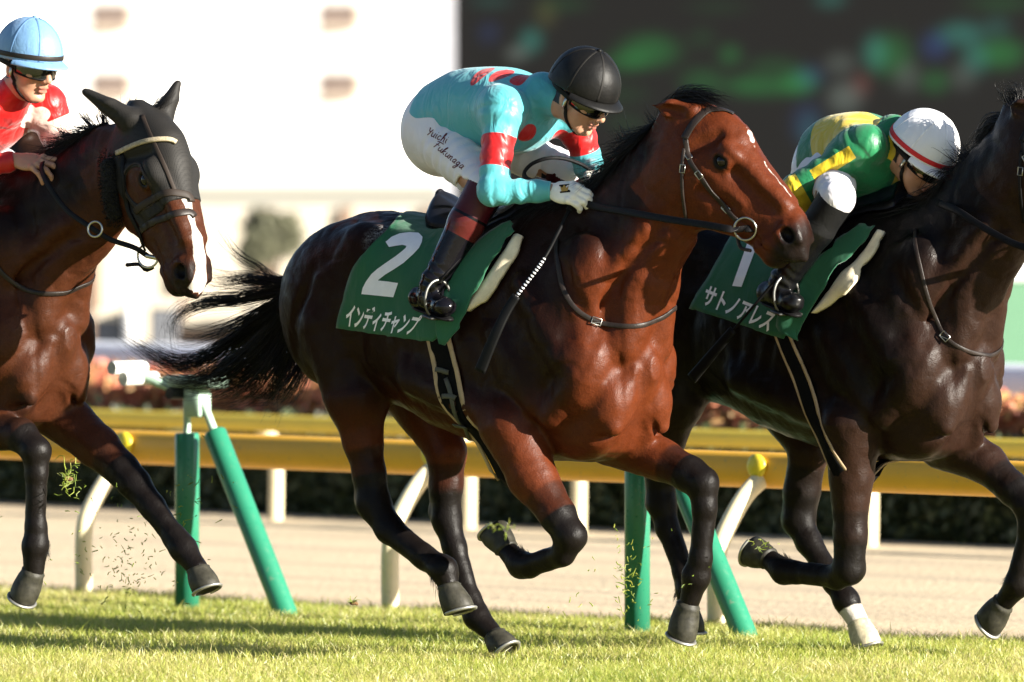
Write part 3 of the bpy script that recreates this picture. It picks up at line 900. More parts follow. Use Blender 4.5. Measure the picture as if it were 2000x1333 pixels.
def make_rider(fr, g, label):
    P = fr.P
    E = empty('person', fr.M)
    tag(E, label, 'jockey', 'jockeys riding in the race')
    J = {k: np.array(P(*v)) for k, v in g['j'].items()}
    HA = head_axes(*g['head_dir'], fr, g.get('roll', 0))
    hc = J['head']
    H = lambda x, y, z: hc + HA @ np.array((x, y, z))
    # ---------------- torso loft
    t0, t1 = J['pelvis'], J['chest']
    ax = (t1 - t0); L = np.linalg.norm(ax); k = L / .47
    st = [(-.14 * k, .05, -.05, .06), (-.08 * k, .125, -.09, .125), (0, .17, -.11, .15), (.12 * k, .185, -.125, .155), (.25 * k, .170, -.14, .165), (.36 * k, .145, -.14, .17), (.44 * k, .105, -.12, .15), (.50 * k, .06, -.07, .08)]
    st = [(a, b * g.get('tt', 1), c, d * g.get('tw', 1)) for a, b, c, d in st]
    torso = Loft(t0, ax, (0, 0, 1), st, .03, 2.1)
    def arm(sd, e=0.0):
        s, el, w = J['sh_' + sd], J['el_' + sd], J['wr_' + sd]
        return [Ell(s, np.array((.074, .066, .074)) * g.get('shr', 1.0) - e, None, .085), Cone(s, el, .062 * g.get('shr', 1.0) - e, .049 - e, .05), Cone(el, w, .050 - e, .034 - e, .02)]
    def thigh(sd, e=0.0):
        h, kn = J['hip_' + sd], J['kn_' + sd]
        return [Cone(h, kn, g.get('hipr', .100) - e, .060 - e, .05)]
    def shin(sd, e=0.0):
        kn, an = J['kn_' + sd], J['an_' + sd]
        m = kn * .62 + an * .38
        return [Cone(kn, m, .060 - e, .056 - e, .02), Cone(m, an, .056 - e, .040 - e, .02)]
    def foot(sd, e=0.0):
        he, to, an = J['he_' + sd], J['to_' + sd], J['an_' + sd]
        return [Ell(he, np.array((.036, .032, .034)) - e, None, .02), Cone(an, he * .6 + to * .4 + np.array((0, 0, .02)), .040 - e, .036 - e, .025), Cone(he, to, .033 - e, .030 - e, .02), Ell(to, np.array((.040, .036, .026)) - e, None, .015)]
    # ---------------- body (one continuous skin surface)
    e = .012
    core = [Off(torso, -e)] + sum([arm(s_, e) + thigh(s_, e) + shin(s_, e) + foot(s_, e) for s_ in 'nf'], [])
    core.append(Ell(J['pelvis'] + np.array((0, 0, -.01)), (.13, .135, .135), None, .05))
    nk = H(-.022, 0, -.055)
    core += [Cone(J['neck'], nk, .062, .054, .04)]
    hd = [Ell(H(-.012, 0, .035), (.097, .076, .088), HA, .02), Ell(H(.030, 0, -.052), (.056, .056, .062), HA, .03), Ell(H(.045, 0, -.01), (.048, .062, .055), HA, .02),
          Ell(H(.072, 0, -.098), (.020, .022, .016), HA, .018), Cone(H(.01, .052, -.06), H(.062, .022, -.100), .012, .012, .02), Cone(H(.01, -.052, -.06), H(.062, -.022, -.100), .012, .012, .02),
          Cone(H(.086, -.032, .024), H(.086, .032, .024), .011, .011, .012),
          Cone(H(.094, 0, .012), H(.114, 0, -.024), .008, .012, .010), Ell(H(.116, 0, -.029), (.011, .011, .010), HA, .005),
          Cone(H(.098, 0, -.040), H(.096, 0, -.052), .010, .012, .01),
          Ell(H(.0945, 0, -.0565), (.010, .023, .0062), HA, .005), Ell(H(.0920, 0, -.0705), (.010, .020, .0078), HA, .005),
          Cone(H(.106, -.021, -.0630), H(.106, .021, -.0630), .0022, .0022, .003, sub=True)]
    for w in (-1, 1):
        hd += [Ell(H(.066, w * .044, -.018), (.022, .020, .018), HA, .016), Ell(H(.104, w * .0115, -.032), (.012, .0085, .009), HA, .005),
               Ell(H(.098, w * .033, .004), (.013, .016, .010), HA, .008, sub=True), Ell(H(.078, w * .032, .003), (.014, .0145, .0135), HA, .002),
               Ell(H(-.008, w * .076, -.012), (.019, .008, .033), HA, .006), Ell(H(-.002, w * .086, -.008), (.010, .006, .019), HA, .004, sub=True),
               Ell(H(.112, w * .007, -.041), (.005, .0035, .003), HA, .002, sub=True)]
    core += hd
    hands = {}
    for s_ in 'nf':
        hp_, q = hand_prims(J['wr_' + s_], J['kk_' + s_] - J['wr_' + s_], g['back_' + s_], g.get('hs', 1.0), g.get('spread', 0), g.get('curl', 1.0), left=(s_ == 'f'))
        hands[s_] = (hp_, q); core += hp_
    V, F = sdf_mesh(core, g.get('vox', .0042))
    Hl = (V - hc) @ HA
    lip = np.exp(-(((Hl[:, 0] - .098) / .014) ** 2 + (Hl[:, 1] / .020) ** 4 + ((Hl[:, 2] + .0635) / .0115) ** 4)) * .75
    inhead = (np.abs(Hl).max(1) < .17)
    hairf = np.where(inhead & (Hl[:, 2] > .02 + .3 * np.maximum(Hl[:, 0], 0)) & (Hl[:, 0] < .07), 1.0, 0.0)
    hairf = np.maximum(hairf, np.where(inhead & (Hl[:, 0] < -.03) & (Hl[:, 2] > -.055), 1.0, 0.0))
    hairf = np.maximum(hairf, np.where(inhead & (Hl[:, 0] < .03) & (Hl[:, 2] > -.01) & (np.abs(Hl[:, 1]) < .074), 1.0, 0.0))
    body = mesh_np('body', V, F, M['skin'], E, attrs={'lip': lip, 'hairf': hairf})
    bbvh = BVHTree.FromPolygons([tuple(x) for x in V], [tuple(int(i) for i in f) for f in F])
    out = dict(E=E, J=J, H=H, HA=HA, hc=hc, bvh=bbvh, torso=torso, hands=hands, fr=fr)
    # ---------------- clothes
    def folds(seed, amp, f=9):
        def post(X, d):
            s = vnoise(X, f, seed); s2 = vnoise(X * np.array((1, 1, .5)), f * 2.3, seed + 1)
            return d + amp * s + amp * .55 * s2
        return post
    def ringfolds(segs, amp, wl):
        def post(X, d):
            o = d.copy()
            for a, b, r in segs:
                dd, h = seg_dist(X, a, b)
                L_ = np.linalg.norm(b - a)
                wv = np.sin(h * L_ / wl * 6.283 + 2.2 * vnoise(X, 11, 4))
                o = o + amp * wv * smooth01((r * 1.7 - dd) / .03) * (h > .02) * (h < .98)
            return o + .0016 * vnoise(X, 14, 9)
        return post
    shirt = [Off(torso, .005)] + arm('n') + arm('f') + [Cone(J['neck'] - (nk - J['neck']) * .2, J['neck'] + (nk - J['neck']) * .45, .075, .062, .03)]
    # bottom of the shirt is tucked: cut off behind the waist line; wrists cut square
    wc = torso.pt(g.get('waist', -.02), 0, 0)
    wax = torso.ax * .93 - torso.up * g.get('wslant', .25); wax /= np.linalg.norm(wax)
    def cutbox(c, axd, size=.4, depth=.4):
        axd = np.array(axd, float) / np.linalg.norm(axd)
        t_ = np.cross(axd, (0, 0, 1)); t_ /= np.linalg.norm(t_); u_ = np.cross(t_, axd)
        return Box3(np.array(c) + axd * depth, (depth, size, size), np.stack([axd, t_, u_], 1), .004, .003, sub=True)
    shirt.append(cutbox(wc, -wax, .35, .3))
    for s_ in 'nf':
        d_ = J['wr_' + s_] - J['el_' + s_]
        shirt.append(cutbox(J['wr_' + s_] + d_ / np.linalg.norm(d_) * -.006, d_, .07, .05))
    segs = [(J['sh_' + s_], J['el_' + s_], .06) for s_ in 'nf'] + [(J['el_' + s_], J['wr_' + s_], .05) for s_ in 'nf']
    V2, F2 = sdf_mesh(shirt, .005, post=ringfolds(segs, .0022, .06))
    b2 = BVHTree.FromPolygons([tuple(x) for x in V2], [tuple(int(i) for i in f) for f in F2])
    out['shirt_bvh'] = b2
    att = g['pattern'](V2, out) if g.get('pattern') else {}
    mesh_np('shirt', V2, F2, M[g['shirt']], E, attrs=att)
    br = [Off(torso, -.006), cutbox(torso.pt(g.get('waist', -.02) + .13, 0, 0), wax, .35, .3),
          Ell(J['pelvis'] + np.array(g.get('seat_off', (-.01, 0, -.005))), g.get('seat_r', (.145, .150, .150)), None, .05)] + thigh('n') + thigh('f')
    for s_ in 'nf':
        kn, an, hip = J['kn_' + s_], J['an_' + s_], J['hip_' + s_]
        d_ = an - kn; d_ /= np.linalg.norm(d_)
        br.append(Cone(kn, kn + d_ * .05, .060, .052, .02))
        br.append(cutbox(kn + d_ * g.get('cuff', .03), d_, .09, .08))
    segs = [(J['hip_' + s_], J['kn_' + s_], .11) for s_ in 'nf']
    V3, F3 = sdf_mesh(br, .005, post=ringfolds(segs, .0020, .05))
    out['breeches_bvh'] = BVHTree.FromPolygons([tuple(x) for x in V3], [tuple(int(i) for i in f) for f in F3])
    out['breeches'] = mesh_np('breeches', V3, F3, M['breeches'], E)
    # boots: each a garment of its own, with a coloured top
    for s_ in 'nf':
        kn, an = J['kn_' + s_], J['an_' + s_]
        d_ = an - kn; Ls = np.linalg.norm(d_); d_ = d_ / Ls
        bt = shin(s_, -.004) + foot(s_, -.002) + [cutbox(kn + d_ * g.get('boot_cut', .008), -d_, .1, .1)]
        def crease(X, d, an=an): return d + .0022 * np.sin((X - an) @ d_ * 190 + 2 * vnoise(X, 22, 2)) * smooth01(1 - np.abs((X - an) @ d_ + .01) / .09)
        V4, F4 = sdf_mesh(bt, .0045, post=crease)
        h = (V4 - kn) @ d_ / Ls
        mid = mesh_np('boot', V4, F4, M[g.get('boot', 'boot')], E, attrs={'m1': (h - g.get('boot_top', .36)) * Ls, 'm2': np.abs(h - g.get('boot_top', .36) - .12) * Ls - g.get('boot_band', .0)})
        he, to = J['he_' + s_], J['to_' + s_]
        mb = MB()
        dn = np.array((0, 0, -1.0)); fd = to - he; fd /= np.linalg.norm(fd); sd_ = np.cross(fd, dn)
        pts = np.array([he + fd * a_ + dn * .034 for a_ in np.linspace(-.03, np.linalg.norm(to - he) + .035, 8)])
        wdt = np.array([.03, .05, .056, .052, .056, .066, .062, .03])
        mb.ribbon(pts, np.tile(dn, (8, 1)), wdt, .008)
        mb.build('boot_sole', M['black_leather'], mid)
    # gloves
    for s_ in g.get('gloves', 'nf'):
        gp, q = hand_prims(J['wr_' + s_], J['kk_' + s_] - J['wr_' + s_], g['back_' + s_], g.get('hs', 1.0), g.get('spread', 0), g.get('curl', 1.0), .0022, left=(s_ == 'f'))
        V5, F5 = sdf_mesh(gp, .0032, post=lambda X, d: d + .0008 * vnoise(X, 70, 3))
        gl = mesh_np('glove', V5, F5, M[g['glove']], E)
        out['glove_' + s_] = gl; out['glove_q_' + s_] = q
    # ---------------- helmet
    hm = g['helmet']
    hel = [Ell(H(-.008, 0, .040), (.130, .110, .128), HA, .0), Ell(H(-.05, 0, .01), (.075, .095, .075), HA, .03)]
    cutn = HA @ np.array((.10, 0, -1.0)); cutn /= np.linalg.norm(cutn)
    hel.append(cutbox(H(0, 0, .022), cutn, .3, .2))
    V6, F6 = sdf_mesh(hel, .0045)
    Hl6 = (V6 - hc) @ HA
    # quilting seams of the cap as a signed field
    ang = np.arctan2(Hl6[:, 1], Hl6[:, 0] - .02)
    helmet = mesh_np('helmet', V6, F6, M[hm['mat']], E, attrs={'m1': np.ones(len(V6)), 'm2': np.ones(len(V6))})
    hb = BVHTree.FromPolygons([tuple(x) for x in V6], [tuple(int(i) for i in f) for f in F6])
    mb = MB()
    for sx in (-1, 1):
        for base in (.42, 1.35, 2.3):
            Pn = []; Nn = []
            for tt in np.linspace(.06, 1.45, 16):
                dd = HA @ np.array((math.cos(base * sx) * math.cos(tt), math.sin(base * sx) * math.cos(tt), math.sin(tt)))
                p, n_, i_, _ = hb.ray_cast(Vector(H(-.008, 0, .03) + dd * .4), Vector(-dd))
                if p is not None and ((np.array(p) - hc) @ HA)[2] > .03: Pn.append(np.array(p)); Nn.append(np.array(n_))
            if len(Pn) > 3: mb.ribbon(np.array(Pn), np.array(Nn), .007, .0012)
    mb.build('seam', M[hm['mat'] + '_seam'] if hm['mat'] + '_seam' in M else M[hm['mat']], helmet)
    p, n_, i_, _ = hb.ray_cast(Vector(H(-.008, 0, .5)), Vector(HA @ np.array((0, 0, -1.0))))
    mb = MB(); mb.lathe([(.0001, -.003), (.009, -.002), (.009, .003), (.006, .006), (.0001, .007)], np.array(p), HA @ np.eye(3), 12)
    mb.build('button', M[hm['mat']], helmet)
    # brim: a curved peak
    mb = MB(); nU, nV = 22, 5
    A_ = np.linspace(-1.25, 1.25, nU); top = []; bot = []
    for a_ in A_:
        for v_ in np.linspace(0, 1, nV):
            ext = .040 * math.cos(a_ * .92) ** .8 * v_
            x = -.008 + (.123 + ext) * math.cos(a_); y = (.105 + ext * .8) * math.sin(a_)
            z = .028 + .10 * x * .5 - .016 * v_ ** 1.6 - .006 * (1 - math.cos(a_)) * 0
            top.append(H(x, y, z + .002)); bot.append(H(x, y, z - .002))
    top, bot = np.array(top), np.array(bot)
    G = lambda i, j: i * nV + j
    F = [(G(i, j), G(i + 1, j), G(i + 1, j + 1), G(i, j + 1)) for i in range(nU - 1) for j in range(nV - 1)]
    nT = len(top)
    Fb = [tuple(nT + q_ for q_ in f[::-1]) for f in F]
    rim = [(G(i, nV - 1), G(i + 1, nV - 1), nT + G(i + 1, nV - 1), nT + G(i, nV - 1)) for i in range(nU - 1)]
    mb.add(np.vstack([top, bot]), F + Fb + rim)
    mb.build('brim', M[hm.get('brim', hm['mat'])], helmet)
    if hm.get('band'):
        mb = MB(); Pn = []; Nn = []
        for a_ in np.linspace(-math.pi, math.pi, 49):
            dd = HA @ np.array((math.cos(a_), math.sin(a_), .0))
            z_ = hm.get('bz', .036) + .1 * .11 * math.cos(a_)
            p, n_, i_, _ = hb.ray_cast(Vector(H(-.008, 0, z_) + dd * .4), Vector(-dd))
            if p is not None: Pn.append(np.array(p)); Nn.append(np.array(n_))
        mb.ribbon(np.array(Pn), np.array(Nn), hm.get('bw', .017), .0022)
        mb.build('hat_band', M[hm['band']], helmet)
    # ---------------- goggles
    gg = g['goggles']
    mb = MB(); nU, nV = 33, 9
    fr_ = []
    pts = np.zeros((nU, nV, 3))
    for i, a_ in enumerate(np.linspace(-1.25, 1.25, nU)):
        lo_ = -.027 + .014 * math.exp(-(a_ / .16) ** 2) + .010 * (abs(a_) / 1.25) ** 3
        hi_ = .032 - .012 * (abs(a_) / 1.25) ** 3
        for j, v_ in enumerate(np.linspace(0, 1, nV)):
            z = lo_ + (hi_ - lo_) * v_
            bul = .006 * math.sin(math.pi * v_)
            pts[i, j] = H(-.012 + (.122 + bul) * math.cos(a_), (.083 + bul) * math.sin(a_), z)
    Gd = lambda i, j: i * nV + j
    F = [(Gd(i, j), Gd(i + 1, j), Gd(i + 1, j + 1), Gd(i, j + 1)) for i in range(nU - 1) for j in range(nV - 1)]
    mb.add(pts.reshape(-1, 3), F)
    gog = mb.build('goggles', M[gg], E)
    mb = MB()
    edge = np.concatenate([pts[:, 0], pts[-1, 1:], pts[::-1, -1][1:], pts[0, ::-1][1:]])
    mb.tube(edge, .0042, 6, cap=False)
    mb.build('goggle_frame', M['black_leather'], gog)
    mb = MB()
    for w in (-1, 1):
        a0 = pts[-1 if w > 0 else 0, nV // 2]
        Pp = spline([a0, H(.0, w * .088, .004), H(-.05, w * .094, .012), H(-.10, w * .06, .02)], 8)
        Nn = np.array([(HA @ np.array((.1, w, 0))) for _ in Pp])
        mb.ribbon(Pp, Nn, .018, .003)
    mb.build('goggle_strap', M['black_leather'], gog)
    # chin strap
    mb = MB()
    for w in (-1, 1):
        path = [H(.002, w * .088, .03), H(.012, w * .082, -.03), H(.022, w * .068, -.072), H(.045, w * .040, -.108), H(.058, 0, -.121)]
        Pp = []; Nn = []
        for p in spline(path, 14):
            loc_, nn, i_, d_ = bbvh.find_nearest(Vector(p))
            Pp.append(np.array(loc_) + np.array(nn) * .002); Nn.append(np.array(nn))
        mb.ribbon(np.array(Pp), np.array(Nn), .013, .003)
    cs = mb.build('chin_strap', M['black_leather'], helmet)
    mb = MB()
    p = H(.010, (-1 if True else 1) * .086, -.022); mb.box(p, (.011, .008, .034), HA, .002)
    mb.build('buckle', M['steel'], cs)
    return out
M['silk_turq'] = silk_mat('turquoise_silk', (.075, .36, .40), (.45, .0035, .004))
M['silk_green'] = silk_mat('green_silk', (.010, .150, .055), (.56, .40, .014))
M['silk_red'] = silk_mat('red_silk', (.42, .0035, .003), (.62, .44, .38))
M['breeches'] = silk_mat('white_breeches', (.72, .70, .73), None, None, .5, 16, .1, .5)
M['helmet_black'] = simple('black_leather_cap', (.0048, .0045, .0042), .5, var=.4, vs=14, bump=.35, bs=45, bd=.003, Specular_IOR_Level=.2)
M['helmet_black_seam'] = simple('black_cap_seam', (.010, .009, .008), .6, Specular_IOR_Level=.2)
M['helmet_blue'] = silk_mat('blue_cap', (.135, .265, .45), None, None, .42, 30, .1, .22)
M['helmet_blue_seam'] = simple('blue_cap_seam', (.10, .20, .36), .5)
M['helmet_white'] = silk_mat('white_cap', (.74, .73, .75), None, None, .42, 22, .1, .22)
M['helmet_white_seam'] = simple('white_cap_seam', (.74, .73, .74), .5)
M['band_red'] = simple('red_band', (.55, .02, .025), .5)
M['band_black'] = simple('dark_band', (.016, .013, .011), .5)
M['glove_white'] = simple('white_leather_glove', (.80, .77, .68), .5, var=.08, bump=.4, bs=90)
M['glove_black'] = simple('black_glove', (.014, .014, .015), .5)
def lens(name, col, alpha=1.0):
    t = NT(name); t.set(Base_Color=col, Roughness=.07, Coat_Weight=1.0)
    if alpha < 1: t.set(Alpha=alpha)
    return t.m
M['lens_dark'] = lens('dark_goggle_lens', (.005, .0045, .0035))
M['lens_clear'] = lens('smoky_goggle_lens', (.012, .014, .012), .95)
def boot_mat(name, low, topc, band, rt=.42):
    t = NT(name); c = t.coord()
    col = t.mix(t.maprange(t.attr('m1').outputs['Fac'], .001, -.001), low, topc)
    col = t.mix(t.maprange(t.attr('m2').outputs['Fac'], .0005, -.0005), col, band)
    rg = t.maprange(t.attr('m1').outputs['Fac'], .001, -.001, .10 if rt < .5 else .3, rt)
    b = t.bump(t.noise(c, 26, 3, .5, 1.0), .35, .006)
    t.set(Base_Color=col, Roughness=rg, Normal=b, Specular_IOR_Level=.25)
    return t.m
M['boot'] = boot_mat('black_patent_boot_with_maroon_top', (.0045, .004, .0055), (.050, .0045, .0085), (.066, .011, .010))
M['boot_black'] = boot_mat('plain_black_boot', (.0035, .0035, .004), (.0035, .0035, .0038), (.0035, .0035, .0038), .65)
frA = Frame(.343, 27.6)
frL = Frame(-1.649, 28.4)
frR = Frame(1.467, 27.95)
HA_ = make_horse(frA, bay_cfg, 'bay horse with a white star galloping in the middle of the picture', 'bay')
HL_ = make_horse(frL, left_cfg, 'dark bay horse with a broad white blaze at the left edge', 'dark_bay')
def mirror_leg(legs):
    for l in legs:
        l['j'] = [(a, b, -n, r) for a, b, n, r in l['j']]; l['sole'] = (*l['sole'][:2], -l['sole'][2]); l['toe'] = (*l['toe'][:2], -l['toe'][2])
    return legs
grey_cfg = dict(zo=-.03, neck0=(-178, 590, 0), neck1=(30, 380, 0), poll=(45, 285, 0), yaw=66, pitch=60, legs=shift_legs(bay_fore[:1], -1293, 52) + mirror_leg(shift_legs(bay_fore[:1], -1243, 40)) + shift_legs(bay_hind, -1293, 52), ear_near=(72, 226, .05), ear_far=(95, 222, -.06), vox=.013)
HG_ = make_horse(Frame(-2.08, 30.6), grey_cfg, 'dark horse almost hidden behind the red jockey at the left edge', 'brown')
HR_ = make_horse(frR, right_cfg, 'dark brown horse with one white hind foot at the right edge', 'brown')

def arm_pattern_dist(V, J, sd, lo, hi):
    d, h = seg_dist(V, J['sh_' + sd], J['el_' + sd])
    L = np.linalg.norm(J['el_' + sd] - J['sh_' + sd])
    return np.where(d < .095, np.maximum((lo - h) * L, (h - hi) * L), .5)
def pat_A(V, o):
    J = o['J']
    m = np.minimum(arm_pattern_dist(V, J, 'n', .36, .74), arm_pattern_dist(V, J, 'f', .30, .74))
    m = np.where((V[:, 1] > -.10) & (V[:, 1] < .10), .5, m)
    for px, py, r in ((941, 144, 0), (979, 145, 0), (1021, 153, 0), (1030, 261, .036), (1003, 288, .034), (1095, 266, .034)):
        p, n_ = o['fr'].hit(o['shirt_bvh'], px, py)
        if p is not None:
            if r: m = np.minimum(m, np.linalg.norm(V - p, axis=1) - r)
            else: m = np.minimum(m, (np.sqrt(((V[:, 0] - p[0]) / .027) ** 2 + ((V[:, 1] - p[1]) / .060) ** 2 + ((V[:, 2] - p[2]) / .07) ** 2) - 1) * .027)
    return {'m1': m, 'm2': np.ones(len(V))}
rA = dict(
    j=dict(pelvis=(872, 258, 0), chest=(1046, 203, 0), neck=(1068, 188, 0), head=(1137, 187, 0),
           sh_n=(981, 214, .165), el_n=(962, 374, .262), wr_n=(1080, 374, .150), kk_n=(1142, 386, .125),
           sh_f=(1118, 214, -.165), el_f=(1150, 325, -.235), wr_f=(1172, 348, -.12), kk_f=(1190, 352, -.05),
           hip_n=(876, 282, .085), kn_n=(948, 366, .205), an_n=(848, 552, .33), he_n=(820, 582, .325), to_n=(868, 600, .365),
           hip_f=(905, 258, -.085), kn_f=(1100, 330, -.265), an_f=(1020, 520, -.335), he_f=(1000, 560, -.33), to_f=(1050, 580, -.36)),
    head_dir=(42, 30), back_n=(.1, -.75, .65), back_f=(.1, .5, .8), hs=1.0, curl=.85, shirt='silk_turq', pattern=pat_A, glove='glove_white',
    helmet=dict(mat='helmet_black'), goggles='lens_dark', boot='boot', boot_top=.30, boot_band=.034, waist=-.045, cuff=.008, boot_cut=-.012)
RA_ = make_rider(frA, rA, 'jockey in turquoise silks with red dots and a black cap')

def pat_R(V, o):
    J = o['J']; T = o['torso']
    X = V - T.o
    u = X @ T.ax; v = X @ T.up; w = X @ T.sd
    th = np.arctan2(w, v + .0)
    a = ((u - .08) / .24) % 2 - 1; b = ((th * .15 + 0.02) / .24) % 2 - 1
    chk = np.where((np.floor((u - .08) / .24) + np.floor((th * .15 + .02) / .24)) % 2 == 0, -1, 1)
    da = np.minimum(np.abs((u - .08) % .24), .24 - np.abs((u - .08) % .24)); db = np.minimum((th * .15 + .02) % .24, .24 - (th * .15 + .02) % .24)
    m = chk * np.minimum(da, db)
    for sd in 'nf':
        for A, B in ((J['sh_' + sd], J['el_' + sd]), (J['el_' + sd], J['wr_' + sd])):
            d, h = seg_dist(V, A, B)
            ax = (B - A) / np.linalg.norm(B - A)
            C = A + h[:, None] * (B - A)
            dv = V - C
            vw = o['fr'].loc(np.array((0, 0, 1.79))) - A; vw = vw - ax * vw.dot(ax); vw /= np.linalg.norm(vw)
            s_ = np.cross(ax, vw)
            st = np.abs(dv @ s_ - .004) - .024
            st = np.where(dv @ vw < -.0, .03, st)
            st = np.maximum(st, (.16 - h) * .3) if A is J['sh_' + sd] else st
            m = np.where(d < .085, st, m)
    return {'m1': m, 'm2': np.ones(len(V))}
rR = dict(
    j=dict(pelvis=(1622, 345, 0), chest=(1735, 284, 0), neck=(1748, 276, 0), head=(1796, 306, 0),
           sh_n=(1690, 284, .135), el_n=(1556, 368, .27), wr_n=(1586, 422, .20), kk_n=(1612, 446, .17),
           sh_f=(1790, 300, -.165), el_f=(1800, 385, -.20), wr_f=(1866, 372, -.10), kk_f=(1895, 370, -.05),
           hip_n=(1622, 345, .085), kn_n=(1634, 388, .29), an_n=(1530, 548, .335), he_n=(1500, 572, .325), to_n=(1548, 592, .365),
           hip_f=(1650, 350, -.085), kn_f=(1778, 398, -.25), an_f=(1720, 560, -.335), he_f=(1700, 600, -.33), to_f=(1750, 620, -.36)),
    head_dir=(40, 40), back_n=(.3, -.7, .6), back_f=(.1, .5, .8), hs=1.0, curl=1.0, shirt='silk_green', pattern=pat_R, glove='glove_black', tt=1.0, shr=.86, hipr=.092,
    seat_r=(.125, .135, .125), helmet=dict(mat='helmet_white', band='band_red', bz=.040), goggles='lens_dark', boot='boot_black')
RR_ = make_rider(frR, rR, 'jockey in green and yellow silks with a white cap')

def pat_L(V, o):
    J = o['J']
    p1, n1 = o['fr'].hit(o['shirt_bvh'], 66, 236)
    m = np.full(len(V), .5)
    if p1 is not None:
        q = V - p1
        ang = np.arctan2(q[:, 2], q[:, 0])
        m = np.linalg.norm(q, axis=1) - (.045 + .02 * np.abs(np.sin(2.5 * ang)))
    d, h = seg_dist(V, J['sh_f'], J['el_f'])
    L = np.linalg.norm(J['el_f'] - J['sh_f'])
    m = np.minimum(m, np.where(d < .09, (.42 - h) * L, .5))
    d, h = seg_dist(V, J['el_f'], J['wr_f'])
    m = np.minimum(m, np.where(d < .06, -.05, .5))
    return {'m1': m, 'm2': np.ones(len(V))}
rL = dict(
    j=dict(pelvis=(-165, 262, 0), chest=(0, 212, 0), neck=(18, 196, 0), head=(56, 128, .0),
           sh_n=(-52, 216, .165), el_n=(-70, 330, .24), wr_n=(34, 314, .13), kk_n=(84, 322, .11),
           sh_f=(88, 208, -.165), el_f=(112, 272, -.20), wr_f=(140, 300, -.10), kk_f=(165, 305, -.05),
           hip_n=(-150, 270, .085), kn_n=(-90, 375, .265), an_n=(-195, 545, .335), he_n=(-225, 575, .325), to_n=(-170, 590, .365),
           hip_f=(-130, 262, -.085), kn_f=(40, 345, -.265), an_f=(-30, 520, -.335), he_f=(-50, 560, -.33), to_f=(0, 580, -.36)),
    head_dir=(46, 14), back_n=(.25, -.55, .8), back_f=(.1, .5, .8), hs=1.06, curl=.62, spread=.9, shirt='silk_red', pattern=pat_L, glove='glove_white', gloves='',
    helmet=dict(mat='helmet_blue', band='band_black', bz=.040), goggles='lens_clear', boot='boot_black')
RL_ = make_rider(frL, rL, 'jockey in red silks with a light blue cap')
# ------------------------------------------------------------------ tack, cloths and hair
def strand_mesh(paths, r0, taper=.15, sides=3):
    """paths: (n, k, 3) array of strands -> V, quads"""
    P = np.asarray(paths, float); n, k, _ = P.shape
    T = np.gradient(P, axis=1); T /= np.linalg.norm(T, axis=2, keepdims=True) + 1e-12
    A = rng.normal(size=(n, 1, 3)); N = np.cross(T, A); N /= np.linalg.norm(N, axis=2, keepdims=True) + 1e-12
    B = np.cross(T, N)
    r = (r0 * rng.uniform(.7, 1.3, (n, 1)) * (1 - (1 - taper) * np.linspace(0, 1, k) ** 1.6))[:, :, None]
    th = np.linspace(0, 2 * np.pi, sides, endpoint=False)
    V = np.stack([P + r * (math.cos(t) * N + math.sin(t) * B) for t in th], 2)      # n,k,s,3
    idx = np.arange(n * k * sides).reshape(n, k, sides)
    Q = [np.stack([idx[:, :-1, i], idx[:, :-1, (i + 1) % sides], idx[:, 1:, (i + 1) % sides], idx[:, 1:, i]], -1).reshape(-1, 4) for i in range(sides)]
    return V.reshape(-1, 3), np.concatenate(Q)
def clump(guide, n, k=16, root=.01, tip=.05, curl=.0, lenvar=.25, power=1.4):
    G = spline(guide, 60)
    out = []
    for i in range(n):
        f = 1 - lenvar * rng.random()
        t = np.linspace(0, f, k)
        p = np.stack([np.interp(t, np.linspace(0, 1, 60), G[:, j]) for j in range(3)], 1)
        a = rng.normal(size=3); b = rng.normal(size=3); c = rng.normal(size=3)
        w = t[:, None]
        p = p + a * root * .6 + (b * tip * .55) * w ** power + curl * c * np.sin(w * (5 + 4 * rng.random()) + 6.28 * rng.random()) * w
        out.append(p)
    return out
def ride_strap(h, pts, width, th, name, mat, parent, off=.002, n=None, bvh=None, extra=None):
    """strap lying on a surface: pts are photo points, hit on the horse"""
    fr = h['fr']; b = bvh or h['bvh']
    P3 = []; 
    for q in pts:
        if len(q) == 3 and isinstance(q, np.ndarray): P3.append(q); continue
        p, nn = fr.hit(b, *q[:2])
        if p is not None: P3.append(p)
    Q = spline(np.array(P3), n or max(10, 5 * len(P3)))
    PP = []; NN = []
    for p in Q:
        l_, nn, i_, d_ = b.find_nearest(Vector(p))
        PP.append(np.array(l_) + np.array(nn) * off); NN.append(np.array(nn))
    PP = np.array(PP); NN = np.array(NN)
    for _ in range(2):
        PP[1:-1] = .25 * PP[:-2] + .5 * PP[1:-1] + .25 * PP[2:]; NN[1:-1] = .25 * NN[:-2] + .5 * NN[1:-1] + .25 * NN[2:]
    mb = MB(); mb.ribbon(PP, NN, width, th)
    return mb.build(name, mat, parent), PP, NN
def bvh_of(o):
    me = o.data
    return BVHTree.FromPolygons([v.co.copy() for v in me.vertices], [tuple(p.vertices) for p in me.polygons])
def torus(mb, c, ax, R_, r_, n=28, a0=0.0, a1=2 * math.pi, up=None, sx=1.0):
    ax = np.array(ax, float); ax /= np.linalg.norm(ax)
    u = np.array(up if up is not None else ((0, 0, 1) if abs(ax[2]) < .9 else (1, 0, 0)), float); u -= ax * u.dot(ax); u /= np.linalg.norm(u); v = np.cross(ax, u)
    t = np.linspace(a0, a1, n)
    P = np.array(c) + R_ * (sx * np.cos(t)[:, None] * u + np.sin(t)[:, None] * v)
    mb.tube(P, r_, 8, cap=True)
    return mb

